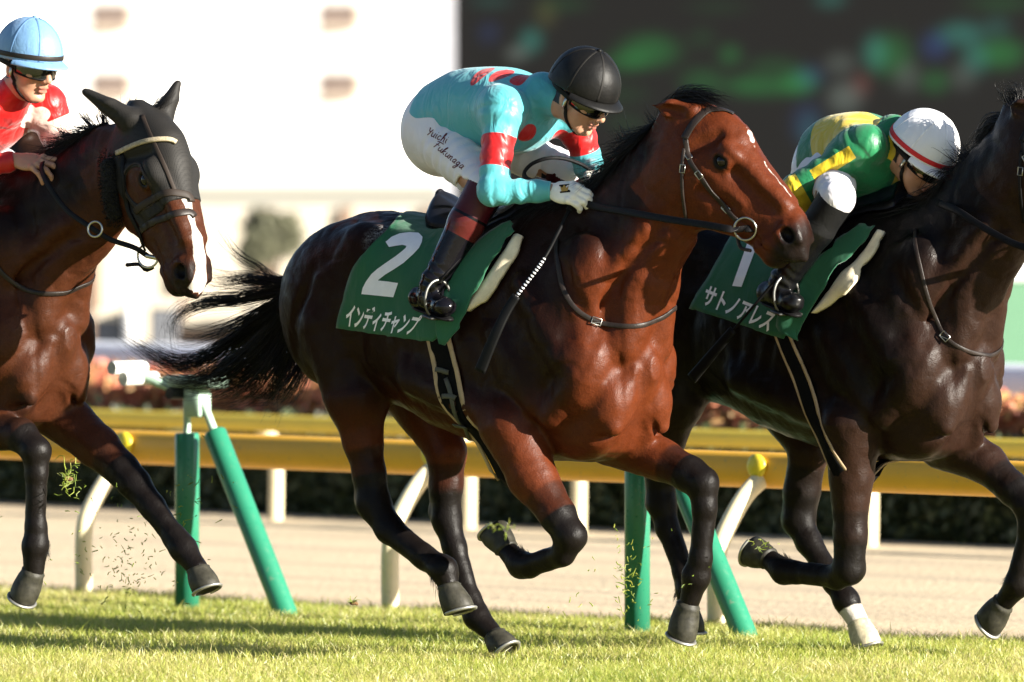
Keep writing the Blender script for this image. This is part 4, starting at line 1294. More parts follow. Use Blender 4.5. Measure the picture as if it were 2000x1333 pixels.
def grid_cloth(fr, bvh, L, Rr, nu, nv, off, name, mat, parent, wave=.004, lift=None, thick=.004, seed=1):
    """cloth panel between two photo edge curves, laid over the horse"""
    Lp = spline(np.array([(x, y, 0) for x, y in L], float), nv)[:, :2]; Rp = spline(np.array([(x, y, 0) for x, y in Rr], float), nv)[:, :2]
    X = np.full((nu, nv, 3), np.nan)
    for i in range(nu):
        u = i / (nu - 1)
        for j in range(nv):
            q = Lp[j] * (1 - u) + Rp[j] * u
            p, n_ = fr.hit(bvh, q[0], q[1])
            if p is not None: X[i, j] = p + n_ * off
    ok = ~np.isnan(X[..., 0])
    for j in range(nv):          # fill misses along columns
        for i in range(nu):
            if not ok[i, j]:
                jj = [k for k in range(nv) if ok[i, k]]
                if jj: X[i, j] = X[i, min(jj, key=lambda k: abs(k - j))]
    for _ in range(6):
        Y = X.copy(); Y[1:-1, 1:-1] = .25 * (X[:-2, 1:-1] + X[2:, 1:-1] + X[1:-1, :-2] + X[1:-1, 2:]); X = Y
    N = np.cross(np.gradient(X, axis=0), np.gradient(X, axis=1)); N /= np.linalg.norm(N, axis=2, keepdims=True) + 1e-12
    if N[nu // 2, nv // 2][1] > 0: N = -N
    wv = vnoise(X.reshape(-1, 3), 7, seed).reshape(nu, nv) * wave + vnoise(X.reshape(-1, 3), 17, seed + 2).reshape(nu, nv) * wave * .4
    X = X + N * wv[..., None]
    if lift is not None:
        u = np.linspace(0, 1, nu)[:, None]; v = np.linspace(0, 1, nv)[None, :]
        X = X + N * lift(u, v)[..., None]
    idx = np.arange(nu * nv).reshape(nu, nv)
    q = np.stack([idx[:-1, :-1], idx[:-1, 1:], idx[1:, 1:], idx[1:, :-1]], -1).reshape(-1, 4)
    # orientation towards the outside
    a = X.reshape(-1, 3)
    nn = np.cross(a[q[0][2]] - a[q[0][0]], a[q[0][3]] - a[q[0][1]])
    if nn.dot(N[0, 0]) < 0: q = q[:, ::-1]
    V = np.vstack([a, a - N.reshape(-1, 3) * thick]); nb = nu * nv
    edge = np.concatenate([idx[:, 0], idx[-1, 1:], idx[::-1, -1][1:], idx[0, ::-1][1:]])
    rim = np.stack([edge[:-1], edge[1:], edge[1:] + nb, edge[:-1] + nb], -1)
    o = mesh_np(name, V, np.concatenate([q, q[:, ::-1] + nb, rim]), mat, parent)
    b = BVHTree.FromPolygons([tuple(x) for x in a], [tuple(int(i) for i in f) for f in q])
    return o, b, X
def text_tris(s, bold=.012, size=1.0):
    c = bpy.data.curves.new('lettering', 'FONT'); c.body = s; c.size = size; c.offset = bold; c.resolution_u = 3
    o = bpy.data.objects.new('lettering', c); COL.objects.link(o)
    dg = bpy.context.evaluated_depsgraph_get(); dg.update()
    me = bpy.data.meshes.new_from_object(o.evaluated_get(dg))
    me.calc_loop_triangles()
    V = np.array([v.co[:2] for v in me.vertices]); T = np.array([t.vertices[:] for t in me.loop_triangles])
    bpy.data.objects.remove(o); bpy.data.curves.remove(c); bpy.data.meshes.remove(me)
    return V, T
def flat_print(fr, bvh, V2, T, to_px, name, mat, parent, off=.0025, cuts=0):
    """flat print: 2-D triangles mapped to photo points and laid on a cloth"""
    import bmesh
    bm = bmesh.new()
    vs = [bm.verts.new((v[0], v[1], 0)) for v in V2]
    for t in T:
        try: bm.faces.new([vs[i] for i in t])
        except ValueError: pass
    if cuts: bmesh.ops.subdivide_edges(bm, edges=bm.edges[:], cuts=cuts, use_grid_fill=True); bmesh.ops.triangulate(bm, faces=bm.faces[:])
    bm.verts.index_update()
    P = []; pxs = [to_px(v.co.x, v.co.y) for v in bm.verts]; miss = []
    for px, py in pxs:
        p, n_ = fr.hit(bvh, px, py)
        if p is None: miss.append(len(P)); P.append(None); continue
        if n_[1] > 0: n_ = -n_
        P.append(p + n_ * off)
    good = [i for i in range(len(P)) if P[i] is not None]
    for i in miss:
        P[i] = P[min(good, key=lambda k: (pxs[k][0] - pxs[i][0]) ** 2 + (pxs[k][1] - pxs[i][1]) ** 2)]
    F = np.array([[v.index for v in f.verts] for f in bm.faces]); bm.free()
    P = np.array(P)
    nn = np.cross(P[F[:, 1]] - P[F[:, 0]], P[F[:, 2]] - P[F[:, 0]])
    F[nn[:, 1] > 0] = F[nn[:, 1] > 0][:, ::-1]
    return mesh_np(name, P, F, mat, parent, smooth=False)
def quad_map(TL, TR, BL, BR, lo, hi):
    TL, TR, BL, BR = map(np.array, (TL, TR, BL, BR))
    def f(x, y):
        u = (x - lo[0]) / (hi[0] - lo[0]); v = (y - lo[1]) / (hi[1] - lo[1])
        return (TL * (1 - u) + TR * u) * v + (BL * (1 - u) + BR * u) * (1 - v)
    return f
def poly_tris(P):
    from mathutils.geometry import tessellate_polygon
    return np.array(P, float), np.array(tessellate_polygon([[Vector((x, y, 0)) for x, y in P]]))

M['cloth_green'] = silk_mat('green_number_cloth', (.0065, .095, .042), None, None, .75, 10, .2, .5)
M['print_white'] = simple('white_print', (.84, .83, .86), .6, var=.04)
M['pad_white'] = simple('cream_felt_pad', (.66, .58, .42), .8, bump=.4, bs=120)
M['girth_black'] = simple('black_girth_web', (.004, .004, .004), .9, bump=.2, bs=120, Specular_IOR_Level=.08)
M['saddle'] = simple('dark_blue_black_saddle', (.0065, .0075, .012), .33, var=.3, vs=12)
M['towel'] = simple('pale_blue_towel', (.52, .56, .66), .8, bump=.5, bs=160)
M['whip_black'] = simple('black_whip', (.004, .004, .0042), .55, Specular_IOR_Level=.12)
M['rubber'] = simple('black_rubber_grip', (.006, .006, .0065), .62, bump=.5, bs=260)
M['hood'] = None
def hood_mat():
    t = NT('black_mesh_hood'); c = t.coord()
    v = t.new('ShaderNodeTexVoronoi'); v.inputs['Scale'].default_value = 190; v.inputs['Randomness'].default_value = .15
    t.link(c, v.inputs['Vector'])
    f = t.maprange(v.outputs['Distance'], .22, .40)
    t.set(Base_Color=t.mix(f, (.003, .003, .003), (.015, .0135, .012)), Roughness=.6, Normal=t.bump(f, .35, .001), Specular_IOR_Level=.2)
    return t.m
M['hood'] = hood_mat()

def girth(h, left_px, right_px, label):
    """girth band: a loop round the barrel in the plane through the photo points"""
    fr = h['fr']; b = h['bvh']
    c = []
    for (a, q) in zip(left_px, right_px):
        p1, _ = fr.hit(b, *a); p2, _ = fr.hit(b, *q)
        if p1 is not None and p2 is not None: c.append((p1, p2))
    cz = np.array([((p + q) / 2)[2] for p, q in c]); cs = np.array([((p + q) / 2)[0] for p, q in c]); w_ = np.mean([abs(p[0] - q[0]) for p, q in c])
    k = np.polyfit(cz, cs, 1)
    E = empty('girth', fr.M); tag(E, label, 'girth')
    def loop(off_s, wid, th, lift, name, mat):
        Pp = []; Nn = []
        for a in np.linspace(R(-232), R(52), 64):      # from one flank, under the belly, to the other
            dy, dz = math.cos(a), math.sin(a)
            z0 = 1.10 + h['zo']
            o_ = np.array((np.polyval(k, z0) + off_s, 0, z0)); d_ = np.array((k[0] * dz, dy, dz))
            p, n_, i_, _ = b.ray_cast(Vector(o_ + d_ * 1.2), Vector(-d_))
            if p is None: continue
            Pp.append(np.array(p) + np.array(n_) * lift); Nn.append(np.array(n_))
        Pp = np.array(Pp); Nn = np.array(Nn)
        for _ in range(4):
            Pp[1:-1] = .25 * Pp[:-2] + .5 * Pp[1:-1] + .25 * Pp[2:]
        mb = MB(); mb.ribbon(Pp, Nn, wid, th); return mb.build(name, mat, E)
    ww = max(.06, min(.11, w_))
    loop(0, ww * .72, .008, .004, 'web', M['girth_black'])
    loop(-ww * .44, ww * .17, .007, .004, 'edging', M['tan_edge']); loop(ww * .44, ww * .17, .007, .004, 'edging', M['tan_edge'])
    return E

# ---- cloth number two -------------------------------------------------------
def number_cloth(h, Lc, Rc, flapL, flapR, padL, padR, label):
    fr = h['fr']
    E = empty('saddle_cloth', fr.M); tag(E, label, 'number cloth', 'numbered saddle cloths')
    c, cb, X = grid_cloth(fr, h['bvh'], Lc, Rc, 26, 24, .018, 'cloth', M['cloth_green'], E, .012)
    pad, pb, _ = grid_cloth(fr, h['bvh'], padL, padR, 10, 22, .020, 'pad', M['pad_white'], E, .001, lambda u, v: .012 * np.sin(np.pi * u) * np.ones_like(v), .012)
    fl, fb, _ = grid_cloth(fr, h['bvh'], flapL, flapR, 12, 22, .046, 'front_flap', M['cloth_green'], E, .005, lambda u, v: .012 * (1 - u) * v, .004, 5)
    return E, cb
clA, cbA = number_cloth(HA_, [(792, 424), (748, 462), (706, 508), (686, 548), (672, 598), (662, 640)], [(905, 432), (905, 480), (900, 530), (890, 590), (872, 640), (850, 668)],
    [(1008, 446), (960, 475), (913, 526), (888, 560), (872, 592), (871, 632), (880, 670)], [(1016, 462), (996, 490), (966, 532), (945, 568), (926, 602), (906, 645), (886, 672)],
    [(1010, 464), (985, 500), (955, 545), (930, 575), (915, 608)], [(1026, 466), (1010, 505), (982, 549), (955, 588), (922, 608)],
    'green number two cloth under the saddle of the middle horse')
two = [(650, 240), (680, 215), (720, 198), (770, 192), (815, 195), (835, 215), (832, 240), (818, 270), (790, 300), (740, 345), (690, 378), (650, 402), (620, 425), (612, 432), (660, 437), (714, 445), (690, 516), (610, 508), (530, 500), (536, 470), (552, 438), (580, 400), (610, 374), (650, 346), (700, 312), (735, 285), (752, 270), (755, 260), (735, 255), (700, 260), (668, 266)]
V2, T2 = poly_tris([(x * .39 + 500, y * .39 + 380) for x, y in two])
flat_print(frA, cbA, V2, T2, lambda x, y: (x, y), 'number', M['print_white'], clA, cuts=3)
V2, T2 = text_tris('インディチャンプ', .03)
flat_print(frA, cbA, V2, T2, quad_map((680, 591), (828, 615), (674, 640), (806, 658), V2.min(0), V2.max(0)), 'lettering', M['print_white'], clA)
clR, cbR = number_cloth(HR_, [(1452, 440), (1430, 475), (1408, 515), (1380, 560), (1353, 602)], [(1625, 450), (1610, 500), (1590, 560), (1560, 620), (1535, 662)],
    [(1690, 450), (1640, 490), (1600, 530), (1572, 570), (1545, 602), (1535, 640), (1560, 668)], [(1722, 454), (1690, 490), (1650, 530), (1620, 572), (1592, 612), (1578, 645), (1566, 668)],
    [(1718, 456), (1690, 495), (1645, 545), (1612, 585), (1590, 612)], [(1732, 458), (1710, 500), (1672, 550), (1640, 588), (1600, 612)],
    'green number one cloth under the saddle of the right horse')
one = [(1462, 470), (1482, 472), (1449, 561), (1431, 559)]
V2, T2 = poly_tris(one)
flat_print(frR, cbR, V2, T2, lambda x, y: (x, y), 'number', M['print_white'], clR, cuts=4)
V2, T2 = text_tris('サトノアレス', .03)
flat_print(frR, cbR, V2, T2, quad_map((1384, 557), (1520, 612), (1370, 594), (1500, 650), V2.min(0), V2.max(0)), 'lettering', M['print_white'], clR)

girth(HA_, [(851, 723), (863, 770), (882, 813), (913, 852)], [(889, 700), (898, 743), (913, 786), (936, 838)], 'black girth with tan edging round the middle horse')
girth(HR_, [(1528, 690), (1541, 735), (1558, 775), (1585, 822)], [(1566, 680), (1576, 720), (1592, 775), (1604, 820)], 'black girth with tan edging round the dark brown right horse')

def saddle(h, px, py, label):
    """small racing saddle over the withers: cantle, seat and pommel in one shell, plus stirrups"""
    fr = h['fr']; b = h['bvh']
    c0 = fr.P(px, py, 0); s0 = c0[0]
    E = empty('saddle', fr.M); tag(E, label, 'saddle', 'racing saddles')
    nu, nv = 26, 23
    top = np.zeros((nu, nv, 3)); bot = np.zeros((nu, nv, 3))
    for i, u in enumerate(np.linspace(0, 1, nu)):
        for j, v in enumerate(np.linspace(-1, 1, nv)):
            ln = -.06 + .46 * u
            hw = .155 * (1 - .50 * u) * math.sqrt(max(0.02, 1 - (2 * max(0, .22 - u) / .44) ** 2))
            s_ = s0 + ln
            a = v * hw
            p, n_, _, _ = b.ray_cast(Vector((s_, -a, 3.0)), Vector((0, 0, -1)))
            z = p[2] if p is not None else 1.4
            rise = .045 + .055 * max(0, 1 - u / .30) ** 1.5 + .030 * max(0, (u - .72) / .28) ** 1.5
            droop = .6 * rise * abs(v) ** 3
            top[i, j] = (s_, -a, z + rise - droop + .012); bot[i, j] = (s_, -a * .97, z + .012)
    idx = np.arange(nu * nv).reshape(nu, nv)
    q = np.stack([idx[:-1, :-1], idx[:-1, 1:], idx[1:, 1:], idx[1:, :-1]], -1).reshape(-1, 4)
    nb = nu * nv
    edge = np.concatenate([idx[:, 0], idx[-1, 1:], idx[::-1, -1][1:], idx[0, ::-1][1:]])
    rim = np.stack([edge[:-1], edge[1:], edge[1:] + nb, edge[:-1] + nb], -1)
    mesh_np('seat', np.vstack([top.reshape(-1, 3), bot.reshape(-1, 3)]), np.concatenate([q, q[:, ::-1] + nb, rim[:, ::-1]]), M['saddle'], E)
    mb = MB(); mb.tube(np.vstack([top[0, 2:-2], ]) + np.array((-.002, 0, -.006)), .009, 8); mb.build('cantle_roll', M['saddle'], E)
    return E
sdA = saddle(HA_, 885, 420, 'small dark racing saddle of the middle horse')
sdR = saddle(HR_, 1600, 420, 'small dark racing saddle of the right horse')
sdL = saddle(HL_, -245, 380, 'small dark racing saddle of the left horse')
def stirrup(r, E, side='n'):
    J = r['J']; to = J['to_' + side] * .75 + J['he_' + side] * .25; he = J['he_' + side]
    fd = J['to_' + side] - he; fd /= np.linalg.norm(fd); up = np.array((0, 0, 1.0)); sd = np.cross(fd, up)
    mb = MB()
    c = to + up * .028
    t = np.linspace(R(-50), R(230), 24)
    P_ = c + .052 * (np.cos(t)[:, None] * sd) + (.066 * np.sin(t))[:, None] * up + np.array((0, 0, -.012))
    mb.tube(P_, .0042, 8, flat=(1, 1.6))
    mb.build('stirrup_iron', M['dark_steel'], E)
    mb = MB(); mb.box(to - up * .042, (.06, .10, .010), np.stack([fd, sd, up], 1), .003); mb.build('tread', M['dark_steel'], E)
    mb = MB(); a = c + up * .052; e = J['kn_' + side] + np.array((.0, (.10 if side == 'n' else -.10), -.02))
    Q = spline([a, a * .5 + e * .5 + np.array((.02, 0, 0)), e], 10); mb.ribbon(Q, np.tile(np.array((0, -1.0 if side == 'n' else 1.0, 0)), (10, 1)), .02, .004); mb.build('stirrup_leather', M['black_leather'], E)
for r_, E_ in ((RA_, sdA), (RR_, sdR), (RL_, sdL)):
    stirrup(r_, E_, 'n'); stirrup(r_, E_, 'f')

# ---- bridles ------------------------------------------------------------------
def ring(fr, c, Rr, E, name='bit_ring', n=None, D=False):
    mb = MB(); nrm = n if n is not None else np.array((.25, -1, .1))
    torus(mb, c, nrm, Rr, .0042, 30); return mb.build(name, M['steel'], E)
def buckle(fr, p, n_, d_, E, s=.018):
    n_ = np.array(n_); n_ /= np.linalg.norm(n_); d_ = np.array(d_); d_ = d_ - n_ * d_.dot(n_); d_ /= np.linalg.norm(d_); t_ = np.cross(n_, d_)
    P_ = np.array([p + d_ * a + t_ * b + n_ * .005 for a, b in ((-s, -s * .7), (s, -s * .7), (s, s * .7), (-s, s * .7), (-s, -s * .7), (s * .9, 0))])
    mb = MB(); mb.tube(P_[:5], .0022, 6); mb.tube(P_[[4, 5]] * .5 + P_[[4, 5]] * .5, .0016, 5)
    return mb.build('buckle', M['steel'], E)
def bridle_A(h, dx, dy, label, mat, full=True):
    fr = h['fr']; S_ = lambda L: [(x + dx, y + dy) for x, y in L]
    E = empty('bridle', fr.M); tag(E, label, 'bridle', 'bridles of the race horses')
    hp = h['hp']
    ride_strap(h, S_([(1432, 224), (1410, 216), (1385, 216), (1360, 236), (1346, 256), (1337, 272)]), .026, .005, 'browband', M[mat], E)
    ride_strap(h, S_([(1339, 268), (1345, 306), (1366, 342), (1399, 384), (1426, 417), (1442, 432)]), .017, .005, 'cheekpiece', M[mat], E)
    ride_strap(h, S_([(1336, 290), (1333, 342), (1335, 390), (1341, 430)]), .011, .005, 'throat_lash', M[mat], E)
    for (a, q) in (((1345, 306), (1366, 342)), ((1366, 342), (1380, 360)), ((1418, 408), (1426, 417)), ((1334, 330), (1333, 345))):
        p, n_ = fr.hit(h['bvh'], a[0] + dx, a[1] + dy); p2, _ = fr.hit(h['bvh'], q[0] + dx, q[1] + dy)
        if p is not None and p2 is not None: buckle(fr, p, n_, p2 - p, E, .013)
    c, n_ = fr.hit(h['bvh'], 1457 + dx, 447 + dy)
    ring(fr, c + n_ * .010, .037, E, n=n_)
    mb = MB(); mb.tube(spline([c + n_ * .012, c + n_ * -.02], 4), .007, 8); mb.build('bit', M['steel'], E)
    # chin strap below the ring
    a = fr.P(1440 + dx, 464 + dy, -c[1] * .9); b_ = fr.P(1447 + dx, 484 + dy, -c[1] * .6); d_ = fr.P(1466 + dx, 490 + dy, -c[1] * .2)
    mb = MB(); mb.tube(spline([a, b_, d_], 12), .006, 8); mb.build('chin_strap', M[mat], E)
    return E, c + n_ * .012
brA, ringA = bridle_A(HA_, 0, 0, 'dark leather bridle on the white starred middle horse', 'brown_leather')
M['bridle_black'] = M['black_leather']
brR, ringR = bridle_A(HR_, 660, 5, 'black leather bridle on the right horse', 'black_leather')
def free_rein(h, pts, width, th, E, mat, name, sag=.0):
    Q = spline(np.array(pts), 40)
    mb = MB(); mb.ribbon(Q, np.tile(np.array((.1, -1.0, .25)), (40, 1)), width, th); return mb.build(name, M[mat], E)
def reins(h, pts_px, label, mat='black_leather', far=True, width=.024):
    fr = h['fr']; E = empty('reins', fr.M); tag(E, label, 'reins', 'reins of the race horses')
    P_ = [np.array(p) if len(p) == 3 and not isinstance(p, tuple) else (p if isinstance(p, np.ndarray) else fr.P(*p)) for p in pts_px]
    free_rein(h, P_, width, .005, E, mat, 'rein')
    if far: free_rein(h, [p * np.array((1, -1, 1)) for p in P_], width, .005, E, mat, 'rein')
    return E
qA = RA_['hands']['n'][1]
reA = reins(HA_, [ringA, (1432, 449, .13), (1380, 440, .155), (1300, 428, .165), (1222, 414, .15), (1165, 404, .12), (1130, 392, .10)], 'black reins held by the jockey in turquoise')
# looped end of the reins standing up between the hands
loop_px = [(1128, 392, .09), (1060, 372, .10), (1030, 352, .09), (1024, 338, .07), (1040, 320, .05), (1072, 309, .02), (1105, 311, -.03), (1140, 324, -.08), (1166, 342, -.11)]
mb = MB(); mb.tube(spline([frA.P(*p) for p in loop_px[1:]], 40), .0095, 8, flat=(.7, 1.25)); mb.build('rein_loop', M['rubber'], reA)
reR = reins(HR_, [ringR, (2085, 448, .13), (2040, 488, .15), (1985, 478, .155), (1920, 444, .155), (1870, 412, .15), (1832, 396, .12)], 'black reins of the right horse running to the white capped jockey')

# breast straps
def breast(h, pts, label, buck=None, w=.016):
    E = empty('breast_strap', h['fr'].M); tag(E, label, 'neck strap', 'neck straps of the race horses')
    o, PP, NN = ride_strap(h, pts, w, .005, 'strap', M['brown_leather'], E, n=50)
    if buck:
        i = np.argmin(np.linalg.norm(PP - h['fr'].hit(h['bvh'], *buck)[0], axis=1)); i = min(max(i, 1), len(PP) - 2)
        buckle(h['fr'], PP[i] + NN[i] * .003, NN[i], PP[i + 1] - PP[i], E, .016)
breast(HA_, [(1088, 470), (1090, 510), (1098, 560), (1120, 600), (1155, 624), (1210, 637), (1262, 634), (1298, 620), (1314, 604), np.array((.07, .20, 1.235)), np.array((-.04, .25, 1.30))], 'thin neck strap across the chest of the middle horse', (1165, 630), .017)
breast(HR_, [(1790, 450), (1797, 520), (1815, 590), (1838, 646), (1862, 672), (1910, 692), (1948, 688), (1966, 668), np.array((.07, .20, 1.20)), np.array((-.04, .25, 1.27))], 'thin neck strap across the chest of the dark brown horse', (1848, 660), .014)
breast(HL_, [(-40, 480), (-15, 505), (10, 540), (50, 566), (95, 574), (140, 568), (164, 557), np.array((.08, .20, 1.40)), np.array((-.03, .24, 1.44))], 'thin neck strap across the chest of the left horse', None, .016)

# whips
def whip(fr, pts, label, r=.0055, band=(.38, .62), keeper=True):
    E = empty('whip', fr.M); tag(E, label, 'whip', 'whips carried by the jockeys')
    Q = spline([fr.P(*p) for p in pts], 60)
    n1 = int(60 * band[1])
    mb = MB(); mb.tube(Q[:n1], np.linspace(r * 1.25, r * .7, n1), 10); mb.build('shaft', M['whip_black'], E)
    mb = MB(); Nn = np.tile(np.array((.3, -1.0, .1)), (60 - n1 + 2, 1))
    mb.ribbon(Q[n1 - 2:], Nn, np.linspace(.030, .040, 62 - n1), .010); mb.build('keeper', M['whip_black'], E)
    if band[0] is not None:
        mb = MB()
        dots = np.linspace(int(60 * band[0]), n1 - 2, 15)
        for k in dots:
            a = int(k); d_ = Q[a + 1] - Q[a]; d_ /= np.linalg.norm(d_)
            mb.tube(np.array([Q[a], Q[a] + d_ * .0045]), r * 1.12, 8)
        o = mb.build('wrapping', M['print_white'], E); o['kind'] = 'stuff'
    mb = MB(); mb.tube(np.array([Q[0] + (Q[0] - Q[1]) * 4, Q[3]]), r * 2.0, 10); mb.build('handle', M['rubber'], E)
    return E
whip(frA, [(1118, 398, .12), (1090, 455, .22), (1060, 510, .31), (1003, 588, .36), (970, 650, .40), (938, 726, .42)], 'black whip with white wrapping hanging from the turquoise jockey hand')
whip(frR, [(1606, 436, .24), (1560, 492, .34), (1500, 565, .39), (1440, 636, .42), (1352, 740, .44)], 'long dark whip of the green and yellow jockey', .006, (None, .70))

# ---- left horse: hood, bridle, reins ------------------------------------------------
hh = HL_; fr = frL; hp = hh['hp']
hoodE = empty('hood', fr.M); tag(hoodE, 'black mesh hood with cone ears and cut out eye holes on the left horse', 'hood')
prh = [Off(p, .005) for p in hh['hpr']]
Hd = hh['head']
def hp_box(u0, u1, v0, v1, w0, w1):
    c = hp((u0 + u1) / 2, (v0 + v1) / 2, (w0 + w1) / 2)
    return Box3(c, ((u1 - u0) / 2 * hh['Lh'], (v1 - v0) / 2, (w1 - w0) / 2), hh['HR'], .002, .003, sub=True)
slant = lambda ua, ub: None
prh.append(hp_box(.345, .95, -.6, .4, -.5, .5))
for w in (-1, 1):
    prh.append(Ell(hp(.232, -.018, w * .13), (.074, .066, .085), hh['HR'], .003, sub=True))
prh.append(hp_box(-.3, .40, -.6, -.115, -.5, .5))
for w in (-1, 1):       # rubber ear covers
    eb = hp(.0, .022, w * .062); et = np.array(fr.P(*(left_cfg['ear_near'] if w == 1 else left_cfg['ear_far'])))
    prh.append(Cone(eb, et + (et - eb) * .03, .044, .006, .02))
Vh, Fh = sdf_mesh(prh, .005)
hood = mesh_np('mesh_fabric', Vh, Fh, M['hood'], hoodE)
bh = BVHTree.FromPolygons([tuple(x) for x in Vh], [tuple(int(i) for i in f) for f in Fh])
M['hood_tape'] = simple('brown_hood_binding', (.022, .015, .011), .6)
M['browband_pale'] = simple('pale_padded_browband', (.34, .28, .19), .55, var=.3, vs=90, bump=.6, bs=200)
M['sheepskin'] = simple('black_sheepskin_roll', (.005, .005, .005), .8, var=.6, vs=140, bump=1.0, bs=170, bd=.01)
ride_strap(hh, [(278, 226), (290, 255), (306, 290), (326, 335), (343, 378)], .014, .003, 'seam_tape', M['hood_tape'], hoodE, bvh=bh)
ride_strap(hh, [(268, 412), (285, 398), (310, 384), (340, 378), (368, 384), (372, 396)], .024, .004, 'lower_binding', M['hood_tape'], hoodE, bvh=hh['bvh'], off=.008)
for w, nm in ((1, 'n'),):
    P_ = []; N_ = []
    for a in np.linspace(0, 2 * math.pi, 40):
        q = hp(.232 + .076 * math.cos(a), -.018 + .068 * math.sin(a), w * .2)
        p, n_, _, _ = bh.ray_cast(Vector(q), Vector(-Hd.sd * w))
        p2, n2, _, _ = hh['bvh'].ray_cast(Vector(q), Vector(-Hd.sd * w))
        pp, nn = (p, n_) if p is not None else (p2, n2)
        if p2 is not None: P_.append(np.array(p2) + np.array(n2) * .005); N_.append(np.array(n2))
    mb = MB(); mb.ribbon(np.array(P_), np.array(N_), .009, .003); mb.build('eye_binding', M['hood_tape'], hoodE)
brL = empty('bridle', fr.M); tag(brL, 'leather bridle with pale browband over the black hood', 'bridle', 'bridles of the race horses')
ride_strap(hh, [(230, 300), (250, 290), (275, 280), (305, 274), (335, 275), (343, 280)], .017, .009, 'browband', M['browband_pale'], brL, bvh=bh, off=.003)
ride_strap(hh, [(270, 455), (290, 440), (320, 427), (350, 417), (372, 414), (380, 424)], .024, .005, 'noseband', M['brown_leather'], brL)
ride_strap(hh, [(240, 300), (244, 350), (250, 400), (262, 430), (278, 462), (287, 486)], .016, .005, 'cheekpiece', M['black_leather'], brL, off=.006)
cL, nL = fr.hit(hh['bvh'], 292, 500)
if cL is None: cL, nL = fr.P(292, 500, .05), np.array((.3, -1, 0))
ring(fr, cL + nL * .010, .040, brL, n=nL)
mb = MB(); mb.tube(spline([cL + nL * .02 , fr.P(326, 508, -cL[1] - .0)], 6), .008, 8); mb.build('bit', M['steel'], brL)
mb = MB(); mb.tube(spline([fr.P(248, 518, -cL[1] + .01), fr.P(272, 517, -cL[1] + .02), fr.P(285, 528, -cL[1]), fr.P(300, 522, -cL[1] - .02)], 12), .007, 8); mb.build('chin_strap', M['black_leather'], brL)
ring(fr, fr.P(186, 448, .17), .026, brL, 'running_ring', n=np.array((.4, -1, .1)))
# sheepskin cheek roll
Q = [fr.hit(hh['bvh'], *q) for q in ((219, 312), (222, 350), (226, 390), (236, 425), (244, 446))]
Q = [p + n_ * .016 for p, n_ in Q if p is not None]
mb = MB(); Qs = spline(Q, 26); mb.tube(Qs, .030 * np.clip(np.sin(np.linspace(.25, 2.9, 26)) * 2.2, .3, 1), 18); skr = mb.build('sheepskin_roll', M['sheepskin'], brL)
tufts = []
for i in range(900):
    k = rng.integers(0, 26); d_ = rng.normal(size=3); d_ -= 0; d_ /= np.linalg.norm(d_)
    p0 = Qs[k] + d_ * .028 + (Qs[1] - Qs[0]) * rng.normal() * .5
    tufts.append(np.stack([p0, p0 + d_ * .007 + rng.normal(size=3) * .003, p0 + d_ * .012 + rng.normal(size=3) * .005]))
Vt, Ft = strand_mesh(np.array(tufts), .0016); o = mesh_np('wool', Vt, Ft, M['sheepskin'], skr); o['kind'] = 'stuff'
reL = reins(hh, [cL + nL * .012, (262, 484, .10), (215, 468, .14), (180, 446, .17), (130, 410, .175), (95, 362, .17), (82, 332, .15), (84, 318, .13)], 'black reins held by the jockey in red', width=.018)

# ---- manes and tails ----------------------------------------------------------------
def hair_part(E, name, paths, r0):
    groups = {}
    for p in paths: groups.setdefault(len(p), []).append(p)
    Vs, Fs, n = [], [], 0
    for ps in groups.values():
        V_, F_ = strand_mesh(np.array(ps), r0); Vs.append(V_); Fs.append(F_ + n); n += len(V_)
    return mesh_np(name, np.concatenate(Vs), np.concatenate(Fs), M['hair'], E)
P = frA.P
tail = []
tg = [([(600, 545), (548, 548), (505, 522), (462, 496), (425, 445)], 12, .012, .026), ([(600, 548), (545, 552), (490, 545), (440, 550), (405, 548)], 46, .016, .030),
      ([(600, 552), (545, 562), (490, 560), (440, 556), (400, 545), (380, 520)], 18, .02, .05),
      ([(600, 556), (540, 570), (470, 585), (400, 592), (352, 612), (336, 645), (346, 690)], 60, .022, .026), ([(600, 560), (530, 600), (450, 640), (390, 660), (345, 650), (330, 628)], 34, .02, .04),
      ([(600, 565), (530, 610), (460, 660), (395, 700), (340, 708), (285, 684), (222, 640)], 80, .024, .026), ([(600, 570), (530, 620), (460, 690), (400, 735), (350, 745), (300, 715), (262, 672)], 40, .024, .030),
      ([(600, 575), (540, 640), (480, 700), (420, 738), (365, 742), (318, 738)], 110, .028, .032), ([(600, 580), (550, 650), (500, 715), (445, 755), (395, 762)], 110, .028, .034),
      ([(605, 590), (560, 660), (520, 725), (478, 762), (440, 768), (425, 778)], 90, .026, .034), ([(606, 600), (572, 680), (545, 745), (520, 775), (470, 768)], 70, .022, .032),
      ([(608, 620), (590, 700), (562, 752), (535, 782), (515, 770)], 46, .02, .03), ([(610, 640), (600, 710), (575, 765), (545, 782), (528, 768)], 30, .02, .03), ([(606, 600), (570, 690), (535, 760), (530, 800), (518, 832)], 10, .02, .02)]
for g_, n_, a_, b_ in tg:
    nn = rng.uniform(-.06, .06)
    guide = [P(x, y, -.015 + (nn if i > 1 else 0)) for i, (x, y) in enumerate(g_)]
    tail += clump(guide, int(n_ * 2.8), 18, a_, b_ * 1.2, .007, .3)
hair_part(HA_['E'], 'tail', tail, .0011)
def crest_pts(h, us):
    nk = h['neck']; out = []
    Lk = nk.uu[-1] - nk.uu[0]
    for u in us:
        uu = nk.uu[0] + Lk * u
        out.append((nk.pt(uu, np.interp(uu, nk.uu, nk.tab[0]) - .004, 0), uu))
    return out
